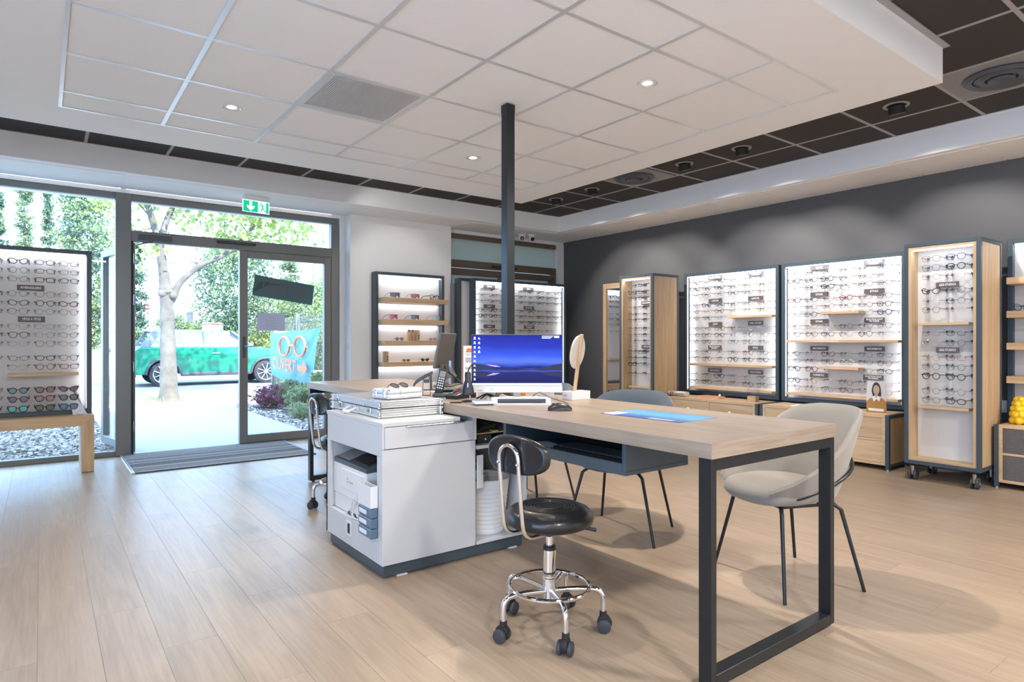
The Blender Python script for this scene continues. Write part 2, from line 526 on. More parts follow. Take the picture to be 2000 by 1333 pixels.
# unseen side window left of the camera, added for cool daylight
wl = B().box((XL - 0.09, -1.5, 0.0), (XL - 0.02, 1.36, 0.05), 0.003).box((XL - 0.09, -1.5, 2.19), (XL - 0.02, 1.36, 2.25), 0.003)
for y_ in (-1.5, -0.10, 1.30):
    wl.box((XL - 0.09, y_, 0.05), (XL - 0.02, y_ + 0.06, 2.19), 0.003)
wl = struct('added_window', wl, 'alu')
for y_ in (-1.44, -0.04):
    B().box((XL - 0.06, y_, 0.05), (XL - 0.052, y_ + 1.34, 2.19)).done('pane', 'glass', wl)
struct('wall_back', B().box((XL, YB - 0.12, 0), (XR, YB, 2.9)), 'white')
wf = B()
wf.box((2.816, 6.84, 0), (4.16, 7.16, 2.556), 0.002)
wf.box((XL, 7.02, 2.517), (2.816, 7.16, 2.556))
wf.box((4.16, 7.0, 2.512), (6.2, 7.16, 2.556))
wf.box((6.08, 6.99, 0), (6.2, 7.16, 2.512))
wf.box((XL, 7.16, 2.50), (XR, 7.4, 4.2))
struct('wall_front', wf, 'white')
struct('trim_window_reveal', B().box((2.757, 7.0, 0), (2.8155, 7.10, 2.516), 0.002).box((2.775, 6.995, 0), (2.781, 7.0, 2.516)), 'white')
struct('baseboard_front', B().box((2.82, 6.828, 0), (4.155, 6.84, 0.07), 0.002), 'white')
struct('baseboard_right', B().box((6.188, -2.5, 0), (6.2, 6.98, 0.07), 0.002), 'anth')
# roof slab keeps sun out
struct('ceiling_slab', B().box((XL - 0.2, YB - 0.2, 2.9), (XR + 0.2, YF + 0.3, 4.2)), 'ceil')

# lowered perimeter ceiling with fascias
pc = B()
pc.box((XL, 6.33, 2.556), (XR, 7.16, 2.9), 0.003)
pc.box((5.53, YB, 2.556), (XR, 6.33, 2.9), 0.003)
per = struct('ceiling_perimeter', pc, 'ceil')
for i in range(14):        # plain panels of the perimeter strip, 0.6 m apart
    y0 = 1.64 + 0.6 * (i - 6)
    y1 = min(y0 + 0.594, 6.3)
    if y1 > y0 + 0.05:
        B().box((5.60, y0 + 0.006, 2.552), (XR - 0.002, y1, 2.558), 0.001).done('ceiling_panel', 'ceil', per)
for x0, x1 in ((-0.9, 0.58), (0.60, 2.80), (2.83, 4.19), (4.20, 5.59)):
    B().box((x0 + 0.004, 6.42, 2.552), (x1 - 0.004, 6.985 if x0 < 2.8 or x0 > 4.19 else 6.84, 2.558), 0.001).done('ceiling_panel', 'ceil', per)

# dark ring: carrier, tiles and grid bars
dk = struct('ceiling_dark', B().box((XL, YB, 2.775), (5.54, 6.34, 2.9)), 'dtile')
xl = [0.29 + 0.6 * i for i in range(-4, 9)] + [5.53]
yl = [-2.0 + 0.6 * i for i in range(0, 14)] + [6.33]
for i in range(len(xl) - 1):
    for j in range(len(yl) - 1):
        cx_, cy_ = (xl[i] + xl[i + 1]) / 2, (yl[j] + yl[j + 1]) / 2
        inside = xl[i + 1] < 4.0 and yl[j] > 1.45 and yl[j + 1] < 5.2
        if inside or cy_ < -0.7: continue
        if (abs(cx_ - 4.79) < 0.05 and (abs(cy_ - 4.3) < 0.05 or abs(cy_ - 1.3) < 0.05)): continue
        B().box((xl[i] + 0.011, yl[j] + 0.011, 2.758), (xl[i + 1] - 0.011, yl[j + 1] - 0.011, 2.774), 0.0015).done('ceiling_tile', 'dtile', dk)
for xx in xl:
    B().box((xx - 0.012, -2.0, 2.7555), (xx + 0.012, 6.33, 2.764)).done('grid_bar', 'dbar', dk)
for yy in yl:
    B().box((XL + 0.01, yy - 0.012, 2.7552), (5.53, yy + 0.012, 2.7638)).done('grid_bar', 'dbar', dk)

# suspended white island with its own tile field
ib = B()
IX0, IX1, IY0, IY1 = -1.7, 4.06, 1.372, 5.25
OX0, OX1, OY0, OY1 = 0.09, 3.70, 1.78, 4.79
ib.box((IX0, IY0, 2.555), (OX0, IY1, 2.755)); ib.box((OX1, IY0, 2.555), (IX1, IY1, 2.755))
ib.box((OX0, IY0, 2.555), (OX1, OY0, 2.755)); ib.box((OX0, OY1, 2.555), (OX1, IY1, 2.755))
isl = struct('ceiling_island', ib, 'ceil')
B().box((OX0, OY0, 2.60), (OX1, OY1, 2.62)).done('backing', 'ceil', isl)
B().box((-1.7, IY0 - 0.035, 2.750), (IX1 + 0.005, IY0 - 0.002, 2.756)).done('edge_trim', 'dbar', isl)
gx = [OX0, 0.648, 1.246, 1.844, 2.443, 3.042, OX1]
gy = [OY0, 2.076, 2.682, 3.283, 3.884, 4.485, OY1]
DOWN = [(0.948, 4.18), (2.745, 4.18), (2.74, 2.38), (0.948, 2.38)]
for i in range(6):
    for j in range(6):
        if i == 2 and j == 3: continue
        B().box((gx[i] + 0.011, gy[j] + 0.011, 2.5585), (gx[i + 1] - 0.011, gy[j + 1] - 0.011, 2.575), 0.001).done('ceiling_tile', 'tile', isl)
for v in gx:
    w_ = 0.012 if v not in (OX0, OX1) else 0.010
    B().box((v - w_, OY0, 2.5535), (v + w_, OY1, 2.5605)).done('grid_bar', 'tbar', isl)
for v in gy:
    w_ = 0.012 if v not in (OY0, OY1) else 0.010
    B().box((OX0, v - w_, 2.5537), (OX1, v + w_, 2.5603)).done('grid_bar', 'tbar', isl)

# ventilation grille in the island
t = thing('ceiling_grille', 'square grey mesh air grille set in the white ceiling island', 'air vent', (1.545, 3.583, 2.5585))
g = B(); g.box((-0.288, -0.288, -0.003), (0.288, -0.262, 0.02)); g.box((-0.288, 0.262, -0.003), (0.288, 0.288, 0.02)); g.box((-0.288, -0.262, -0.003), (-0.262, 0.262, 0.02)); g.box((0.262, -0.262, -0.003), (0.288, 0.262, 0.02))
g.done('frame', 'tbar', t)
g = B()
for i in range(44):
    a = -0.262 + 0.524 * i / 43
    g.box((a - 0.0035, -0.262, 0.0), (a + 0.0035, 0.262, 0.012)); g.box((-0.262, a - 0.0035, 0.0), (0.262, a + 0.0035, 0.012))
g.done('mesh_core', 'wplastic', t, kind='stuff')
B().box((-0.27, -0.27, 0.014), (0.27, 0.27, 0.024)).done('backing', 'dbar', t)

# downlights
for n, (x_, y_) in enumerate(DOWN):
    if n == 3:
        lab = 'recessed white downlight in the ceiling island above the near floor, out of frame'
    else:
        lab = ['round white recessed downlight left of the grey grille', 'small round white downlight beyond the black post, far from the camera', 'round white downlight right of the black post, closest to the ceiling corner'][n]
    t = thing('downlight', lab, 'ceiling light', (x_, y_, 2.5585), group='downlights in the white ceiling island')
    B().lathe([(0.040, 0.012), (0.044, 0.001), (0.050, -0.0035), (0.056, -0.0045), (0.060, -0.002), (0.060, 0.001)], seg=36).done('ring', 'tbar', t)
    B().lathe([(0.040, 0.0), (0.034, 0.010), (0.026, 0.028)], seg=36).done('reflector', 'chrome', t)
    B().lathe([(0, -0.0005), (0.028, -0.0005), (0.028, 0.002), (0, 0.002)], (0, 0, 0.0), seg=30).done('lamp', 'lamp', t)
    spot_light('downlight_lamp', (x_, y_, 2.545), (x_, y_, 0), DOWN_W * (3.5 if x_ > 2 else 1.4), 125, 0.04, (1.0, 0.89, 0.76), t, 0.9)

# unseen lamps behind the camera, added to brighten the ceiling and island face
for n, (x_, y_) in enumerate([(-1.2, -0.9), (0.9, -0.9), (3.0, -0.9), (4.8, -0.9)]):
    t = thing('fill_lamp', ['added round fill lamp behind the camera, at the left wall', 'added round fill lamp behind the camera, left of the middle', 'added round fill lamp behind the camera, right of the middle', 'added round fill lamp behind the camera, by the dark wall'][n], 'ceiling light', (x_, y_, 2.755), group='added fill lamps behind the camera')
    B().lathe([(0, -0.05), (0.14, -0.05), (0.15, -0.04), (0.15, 0.0)], seg=32).done('housing', 'tbar', t)
    B().lathe([(0, -0.053), (0.135, -0.053), (0.135, -0.050), (0, -0.050)], seg=32).done('lamp', 'lamp', t)
    l = bpy.data.lights.new('fill_lamp_light', 'AREA'); l.shape = 'DISK'; l.size = 0.27; l.energy = BACK_W; l.color = (1.0, 0.96, 0.93)
    o = bpy.data.objects.new('fill_lamp_light', l); COL.objects.link(o); o.parent = t; o.location = (0, 0, -0.056)

# adjustable spots in the dark ring
SP = [(4.81, 1.91), (4.81, 3.13), (4.81, 3.73), (4.81, 4.96), (4.81, 5.56), (3.30, 5.56), (2.10, 5.56)]
names = ['nearest the island corner', 'second from the island corner', 'just before the dark round diffuser', 'just past the dark round diffuser', 'closest to the window corner', 'hidden in the front recess, right', 'hidden in the front recess, left']
for n, (x_, y_) in enumerate(SP):
    t = thing('spotlight', 'black tilted cylinder spot in a grey ring, ' + names[n], 'spotlight', (x_, y_, 2.758), group='black spots in the dark ceiling')
    B().lathe([(0.060, 0.003), (0.062, -0.004), (0.082, -0.004), (0.084, 0.001), (0.080, 0.003)], seg=36).done('ring', 'dbar', t)
    tl = Matrix.Rotation(R(-14), 4, 'Y' if n < 5 else 'X')
    B().lathe([(0, -0.002), (0.050, -0.002), (0.053, -0.058), (0.047, -0.060), (0.042, -0.03), (0, -0.03)], seg=36, mat=tl).done('head', 'matte', t)
    B().lathe([(0, -0.0325), (0.038, -0.0325), (0.038, -0.031), (0, -0.031)], seg=24, mat=tl).done('lamp', 'lamp', t)
    tg = (6.15, y_, 1.35) if n < 5 else (3.4 if n == 5 else 4.9, 6.84, 1.5)
    spot_light('spot_lamp', (x_ + (0.025 if n < 5 else 0), y_ + (0.025 if n > 4 else 0), 2.690), tg, SPOT_W * (2.3 if n < 5 else 0.75), 74, 0.03, (1.0, 0.94, 0.88), t, 0.5)

# round diffusers in steel plates
for n, (x_, y_) in enumerate([(4.79, 4.34), (4.79, 1.30)]):
    t = thing('air_diffuser', ['dark round air diffuser in grey plate between the spots, farther one', 'large round grey diffuser in metal plate at the right frame edge'][n], 'air vent', (x_, y_, 2.758), group='round diffusers in the dark ceiling')
    B().box((-0.288, -0.288, -0.002), (0.288, 0.288, 0.014), 0.001).done('plate', 'mgrey', t)
    B().lathe([(0.195, 0.0), (0.200, -0.012), (0.180, -0.030), (0.150, -0.018), (0.146, -0.004)], seg=48).done('outer_cone', 'dgrey', t)
    B().lathe([(0.140, -0.004), (0.142, -0.018), (0.115, -0.034), (0.085, -0.022), (0.080, -0.006)], seg=48).done('middle_cone', 'dgrey', t)
    B().lathe([(0, -0.022), (0.04, -0.024), (0.068, -0.034), (0.072, -0.026), (0.06, -0.010), (0, -0.008)], seg=40).done('center_disc', 'dgrey', t)

# post from desk to ceiling
t = thing('support_post', 'square black steel post rising from the desk area to the ceiling', 'post', (2.30, 3.11, 0))
B().box((-0.03, -0.03, 0.80), (0.03, 0.03, 2.50), 0.002).done('shaft', 'legs', t)
B().box((-0.031, -0.031, 2.50), (0.031, 0.031, 2.553), 0.001).done('cap_sleeve', 'legs', t)
B().box((-0.05, -0.05, 0.7805), (0.05, 0.05, 0.80), 0.001).done('foot_plate', 'legs', t)

# ceiling speaker, cameras, exit sign
x_, y_ = 5.76, 5.92
t = thing('ceiling_speaker', 'flush round white speaker in the low ceiling near the window corner', 'speaker', (x_, y_, 2.552))
B().lathe([(0, -0.003), (0.09, -0.003), (0.105, -0.002), (0.11, 0.002)], seg=40).done('grille', 'tile', t)
for n, (x_, y_, dx) in enumerate([(5.22, 6.74, -0.35), (5.36, 6.70, 0.15)]):
    t = thing('security_camera', ['white dome camera with a grey eye, left of the pair', 'white dome camera with a black eye, right of the pair'][n], 'camera', (x_, y_, 2.552), group='dome cameras by the corner window')
    B().lathe([(0.05, 0), (0.055, -0.006), (0.05, -0.02), (0.03, -0.025), (0, -0.025)], seg=30).done('mount', 'wplastic', t)
    B().ball((0, 0, -0.045), 0.045, 24, 14).done('ball', 'wplastic', t)
    d = Vector((dx * 0.4 - 0.35, -0.8, -0.45)).normalized()
    c = Vector((0, 0, -0.045))
    B().cyl(c + d * 0.030, c + d * 0.047, 0.029, 24, 0.024).done('lens_ring', 'matte', t)
    B().cyl(c + d * 0.046, c + d * 0.049, 0.016, 20).done('lens', 'mgrey' if n == 0 else 'black', t)
t = thing('exit_sign', 'green and white emergency exit sign with down arrow and running figure', 'exit sign', (1.72, 6.58, 2.552), rz=R(8))
B().box((-0.125, -0.03, -0.045), (0.125, 0.03, 0.0), 0.004).done('housing', 'wplastic', t)
B().box((-0.135, -0.004, -0.165), (0.135, 0.004, -0.045), 0.001).done('panel', 'signwhite', t)
B().box((-0.128, -0.0055, -0.160), (0.018, -0.004, -0.052)).done('green_field', 'signgreen', t)
B().box((0.100, -0.0055, -0.160), (0.126, -0.004, -0.052)).done('door_mark', 'signgreen', t)
B().prism([(-0.068, -0.058), (-0.042, -0.058), (-0.042, -0.108), (-0.018, -0.095), (-0.018, -0.118), (-0.055, -0.153), (-0.092, -0.118), (-0.092, -0.095), (-0.068, -0.108)], -0.0065, -0.0055).done('arrow', 'signwhite', t)
g = B(); g.lathe([(0, -0.001), (0.008, -0.001), (0.008, 0.001), (0, 0.001)], seg=14, mat=Matrix.Translation((0.050, -0.006, -0.066)) @ Matrix.Rotation(R(90), 4, 'X'))
for p in ([(0.048, -0.076), (0.062, -0.078), (0.074, -0.110), (0.060, -0.116)], [(0.048, -0.078), (0.036, -0.098), (0.028, -0.094), (0.042, -0.075)],
          [(0.060, -0.080), (0.082, -0.096), (0.086, -0.090), (0.066, -0.074)], [(0.062, -0.108), (0.046, -0.132), (0.040, -0.154), (0.049, -0.154), (0.056, -0.134), (0.074, -0.112)],
          [(0.066, -0.108), (0.086, -0.132), (0.100, -0.136), (0.098, -0.145), (0.080, -0.140), (0.060, -0.116)]):
    g.prism(p, -0.0068, -0.0055)
g.done('running_figure', 'signgreen', t)

# ------------------------------------------------------------------ glazing
def rails(name, label, rects, y0, y1, mat, parent, bev=0.003):
    for r in rects:
        B().box((r[0], y0, r[1]), (r[2], y1, r[3]), bev).done(name, mat, parent)
w1 = struct('window_1', B().box((XL, 7.03, 0.0), (0.558, 7.09, 0.05), 0.003).box((XL, 7.03, 2.457), (0.558, 7.09, 2.516), 0.003).box((XL, 7.03, 0.05), (XL + 0.06, 7.09, 2.457)), 'alu')
B().box((XL + 0.06, 7.055, 0.05), (0.558, 7.063, 2.457)).done('pane', 'glass', w1)
B().box((XL + 0.06, 7.040, 2.448), (0.558, 7.05, 2.452)).done('glazing_bead', 'steel', w1)
B().box((0.558, 7.01, 0), (0.688, 7.10, 2.516), 0.004).done('mullion', 'alu', w1)
w2 = struct('window_2', B().box((0.688, 7.03, 2.450), (2.757, 7.09, 2.516), 0.003).box((0.688, 7.02, 2.062), (2.6635, 7.10, 2.166), 0.003).box((2.664, 7.02, 0), (2.757, 7.10, 2.45), 0.003), 'alu')
B().box((0.688, 7.055, 2.166), (2.664, 7.063, 2.450)).done('pane', 'glass', w2)
B().box((0.70, 7.03, 0.0), (2.664, 7.10, 0.012), 0.002).done('sill', 'alu', w2)
# right leaf, closed
d1 = bpy.data.objects.new('door_1', None); COL.objects.link(d1); d1.location = (2.66, 7.05, 0); WM[d1.name] = Matrix.Translation((2.66, 7.05, 0)); d1['kind'] = 'structure'
def leaf_parts(par, w_, mir):
    s = -1 if mir else 1
    def bx(a, b, n, m, bev=0.003):
        B().box((a[0] * s, a[1], a[2]), (b[0] * s, b[1], b[2]), bev).done(n, m, par)
    bx((0.0, -0.03, 0.016), (0.078, 0.035, 2.058), 'stile', 'alu')
    bx((w_ - 0.082, -0.03, 0.016), (w_, 0.035, 2.058), 'stile', 'alu')
    bx((0.078, -0.03, 0.016), (w_ - 0.082, 0.035, 0.10), 'bottom_rail', 'alu')
    bx((0.078, -0.03, 1.985), (w_ - 0.082, 0.035, 2.058), 'top_rail', 'alu')
    bx((0.078, 0.0, 0.10), (w_ - 0.082, 0.008, 1.985), 'pane', 'glass', 0)
    hx = (w_ - 0.045) * s
    h = B().box((hx - 0.016, -0.042, 0.925), (hx + 0.016, -0.03, 1.145), 0.004).done('lock_plate', 'dgrey', par)
    B().tube([(hx, -0.035, 1.045), (hx, -0.085, 1.045), (hx - s * -0.0 + s * -0.01, -0.09, 1.045), (hx - s * 0.125, -0.09, 1.042)], 0.0075, 10).done('lever', 'steel', h)
leaf_parts(d1, 0.99, True)
# left leaf, swung open to the outside
d2 = bpy.data.objects.new('door_2', None); COL.objects.link(d2); d2.location = (0.700, 7.10, 0); d2.rotation_euler = (0, 0, R(100)); d2['kind'] = 'structure'
WM[d2.name] = Matrix.Translation((0.700, 7.10, 0)) @ Matrix.Rotation(R(100), 4, 'Z')
leaf_parts(d2, 0.93, False)
g = B().box((0.689, 7.0, 0.012), (0.703, 7.10, 2.06), 0.001).done('seal_strip', 'matte', w2)
for z_ in (0.22, 0.80, 1.45, 1.85):
    B().box((0.700, 7.06, z_), (0.712, 7.10, z_ + 0.10), 0.002).done('hinge', 'steel', w2)
t = thing('door_closer', 'dark flat door closer box on the transom above the open door leaf', 'door closer', (0.885, 7.02, 2.10))
B().box((-0.14, -0.045, -0.028), (0.14, 0.0, 0.030), 0.005).done('body', 'dgrey', t)
B().tube([(-0.02, -0.02, -0.035), (-0.09, 0.05, -0.045), (-0.15, 0.13, -0.06)], 0.006, 8).done('arm', 'dgrey', t)
t = thing('door_sensor', 'slim dark motion sensor bar centred on the door transom', 'sensor', (1.637, 7.02, 2.128))
B().box((-0.19, -0.03, -0.013), (0.19, 0.0, 0.013), 0.005).done('bar', 'black', t)
B().box((-0.17, -0.032, -0.006), (0.17, -0.029, 0.002), 0.001).done('window', 'dgrey', t)
# LED lines over the glazing
for x0, x1 in ((-2.0, 0.60), (0.64, 2.66)):
    B().box((x0, 6.990, 2.549), (x1, 7.0, 2.5515), 0.001).done('light_strip', 'led3', per)

# frosted corner window
w3 = struct('window_3', B().box((4.16, 7.03, 2.452), (6.08, 7.10, 2.512), 0.003).box((4.16, 7.025, 2.070), (6.08, 7.10, 2.170), 0.003).box((4.16, 7.031, 0), (4.22, 7.10, 2.0695)).box((6.02, 7.031, 0), (6.08, 7.10, 2.0695)), 'brown')
B().box((4.16, 7.06, 2.170), (6.08, 7.068, 2.452)).done('pane', 'frost', w3)
for n, (x0, x1) in enumerate(((4.222, 5.108), (5.118, 6.018))):
    s_ = B()
    s_.box((x0, 7.035, 1.975), (x1, 7.095, 2.062), 0.003); s_.box((x0, 7.035, 0.02), (x1, 7.095, 0.11), 0.003)
    s_.box((x0, 7.035, 0.11), (x0 + 0.07, 7.095, 1.975), 0.003); s_.box((x1 - 0.07, 7.035, 0.11), (x1, 7.095, 1.975), 0.003)
    s_.done('sash', 'brown', w3)
    B().box((x0 + 0.07, 7.06, 0.11), (x1 - 0.07, 7.068, 1.975)).done('pane', 'frost', w3)
t = thing('sensor_bar', 'slim black sensor bar on the brown transom behind the black post', 'sensor', (5.12, 7.025, 2.115))
B().box((-0.21, -0.03, -0.014), (0.21, 0.0, 0.014), 0.004).done('bar', 'black', t)
B().box((-0.16, -0.032, -0.006), (0.16, -0.029, 0.003), 0.001).done('window', 'dgrey', t)

# small wall switch and sockets
t = thing('wall_switch', 'white rocker switch on the end of the white wall by the door', 'switch', (2.816, 6.90, 1.045), rz=R(-90))
B().box((-0.04, -0.008, -0.04), (0.04, 0.0, 0.04), 0.003).done('plate', 'wplastic', t)
B().box((-0.03, -0.011, -0.03), (0.03, -0.007, 0.03), 0.003).done('rocker', 'wplastic', t)
t = thing('wall_socket', 'white box socket on the dark wall beside the wheeled tower case', 'socket', (6.2, 1.675, 0.575), rz=R(-90))
B().box((-0.04, -0.04, -0.05), (0.04, 0.0, 0.05), 0.004).done('box', 'wplastic', t)
B().box((-0.028, -0.043, -0.03), (0.028, -0.039, 0.03), 0.003).done('flap', 'wplastic', t)

# ================================================================== EYEWEAR
def lens_outline(shape, n=20):
    a, b, e, tilt = {'round': (0.0235, 0.0225, 2.0, 0), 'oval': (0.0265, 0.0190, 2.2, 0), 'rectangular': (0.0270, 0.0175, 4.2, 0), 'square': (0.0260, 0.0225, 3.6, 0),
                     'cat-eye': (0.0265, 0.0200, 2.6, 0.25), 'pantos': (0.0245, 0.0225, 2.4, 0.0)}[shape]
    pts = []
    for k in range(n):
        t_ = 2 * PI * k / n
        c, s_ = math.cos(t_), math.sin(t_)
        x_ = a * math.copysign(abs(c) ** (2 / e), c)
        z_ = b * math.copysign(abs(s_) ** (2 / e), s_)
        if shape in ('pantos', 'cat-eye', 'square') and z_ < 0: x_ *= 1 + 0.35 * z_ / b * 0.7
        z_ += tilt * x_ * (1 if z_ > 0 else 0.3)
        pts.append((x_, z_))
    return pts
EYE_COL = {'black': (0.012, 0.012, 0.014), 'dark brown': (0.05, 0.022, 0.013), 'tortoiseshell': (0.20, 0.085, 0.03), 'gold': (0.50, 0.36, 0.20),
           'grey': (0.20, 0.21, 0.23), 'red': (0.24, 0.035, 0.04), 'blue': (0.02, 0.04, 0.12), 'clear pink': (0.62, 0.42, 0.40), 'silver': (0.48, 0.49, 0.52)}
for k_, c_ in EYE_COL.items():
    M['e_' + k_] = plain('frame_' + k_.replace(' ', '_'), c_, 0.25 if k_ not in ('gold', 'silver') else 0.3, metal=0.6 if k_ in ('gold', 'silver') else 0, var=0.5 if k_ == 'tortoiseshell' else 0, vscale=90)
SUN_COL = {'teal': (0.02, 0.42, 0.45), 'brown': (0.16, 0.045, 0.03), 'dark red': (0.13, 0.02, 0.04), 'violet': (0.10, 0.09, 0.22), 'pink brown': (0.32, 0.14, 0.14),
           'grey': (0.10, 0.10, 0.11), 'green': (0.03, 0.08, 0.055), 'blue': (0.03, 0.16, 0.40), 'petrol': (0.04, 0.16, 0.20), 'pink': (0.45, 0.12, 0.22), 'pale blue': (0.35, 0.50, 0.60), 'smoke': (0.13, 0.14, 0.19), 'dark blue': (0.02, 0.03, 0.08), 'amber': (0.25, 0.12, 0.05)}
for k_, c_ in SUN_COL.items():
    M['s_' + k_] = plain('tint_' + k_.replace(' ', '_'), c_, 0.06, coat=1.0)
EYE_ME = {}
def eye_meshes(shape, colname, thick):
    key = (shape, colname, thick)
    if key in EYE_ME: return EYE_ME[key]
    r = {'thin': 0.0013, 'medium': 0.0020, 'thick': 0.0029}[thick]
    out = lens_outline(shape)
    b = B()
    cx_ = 0.0345
    for sg in (-1, 1):
        b.tube([(sg * cx_ + sg * px, 0, pz) for px, pz in out], r, 5, closed=True)
        b.tube([(sg * (cx_ + 0.024), 0.0, 0.010), (sg * 0.066, 0.001, 0.0115), (sg * 0.069, 0.006, 0.0115)], r * 1.15, 5)
    b.tube([(-0.0125, 0, 0.004), (-0.005, -0.001, 0.009), (0.005, -0.001, 0.009), (0.0125, 0, 0.004)], r * 1.1, 5)
    fr = b.mesh('eyeglass_front', 'e_' + colname, 60)
    tm = []
    for sg in (-1, 1):
        b = B(); b.tube([(sg * 0.069, 0.006, 0.0115), (sg * 0.068, 0.05, 0.011), (sg * 0.066, 0.10, 0.009), (sg * 0.064, 0.135, -0.010)], r * 1.1, 5)
        tm.append(b.mesh('temple_arm', 'e_' + colname, 60))
    ln = []
    for sg in (-1, 1):
        b = B(); vs = [b.bm.verts.new((sg * cx_ + sg * px * 0.97, 0.0004, pz * 0.97)) for px, pz in out]; b.bm.faces.new(vs)
        ln.append(b.mesh('lens', 'lens', 0))
    EYE_ME[key] = (fr, tm, ln)
    return EYE_ME[key]

NEYE = [0]
def eyeglasses(mw, shape, colname, thick, label, group, sun=None, name='eyeglasses', temples=True):
    fr, tm, ln = eye_meshes(shape, colname, thick)
    o = bpy.data.objects.new(name, fr)
    COL.objects.link(o)
    o.matrix_world = mw
    tag(o, label, 'sunglasses' if sun else 'glasses', group)
    for me in ln:
        m2 = me
        if sun:
            key = ('sun', shape, me.name, sun)
            if key not in EYE_ME:
                m2 = me.copy(); m2.materials.clear(); m2.materials.append(M['s_' + sun]); EYE_ME[key] = m2
            m2 = EYE_ME[key]
        c = bpy.data.objects.new('lens', m2); COL.objects.link(c); c.parent = o
    if temples:
        for me in tm:
            c = bpy.data.objects.new('temple', me); COL.objects.link(c); c.parent = o
    NEYE[0] += 1
    return o

SHAPES = ['round', 'oval', 'rectangular', 'square', 'cat-eye', 'pantos']
def pick_style(rnd, rich=False):
    shape = rnd.choice(SHAPES if not rich else ['round', 'pantos', 'pantos', 'square', 'cat-eye', 'oval'])
    col_ = rnd.choice(['black'] * 5 + ['dark brown'] * 4 + ['tortoiseshell', 'tortoiseshell', 'gold', 'gold', 'grey', 'grey', 'silver', 'silver', 'red', 'blue', 'clear pink'])
    thick = rnd.choice(['thin', 'thin', 'medium', 'thick']) if col_ in ('black', 'dark brown', 'tortoiseshell', 'red', 'blue') else rnd.choice(['thin', 'medium'])
    return shape, col_, thick

def led_bar(t, x0, x1, y, z, power):
    B().box((x0, y - 0.012, z - 0.004), (x1, y + 0.012, z + 0.004), 0.001).done('led_strip', 'led', t)
    area_light('led_light', Matrix.Translation(((x0 + x1) / 2, y - 0.014, z - 0.010)) @ Matrix.Rotation(R(24), 4, 'X'), x1 - x0, 0.022, power * 0.08, (0.86, 0.92, 1.0), t)

def sign(t, x, y, z, s, w=0.178, h=0.046):
    p = B().box((x - w / 2, y - 0.003, z - h / 2), (x + w / 2, y, z + h / 2), 0.0005).done('sign_plate', 'sign', t)
    lines = s.split('|')
    sz = 0.026 if len(lines) == 1 else 0.020
    ml = max(len(q) for q in lines)
    sx = min(1.0, (w * 0.86) / (ml * sz * 0.62))
    text('lettering', '\n'.join(lines), sz, p, (x, y - 0.0034, z - (0.0 if len(lines) == 1 else 0.001)), (R(90), 0, 0), 'ink_w', 0.0004, sx=sx, bold=0.0006)

ROWZ = [L_ - d_ for L_ in (1.825, 1.56, 1.293, 1.027, 0.763) for d_ in (0.05, 0.123, 0.197)]

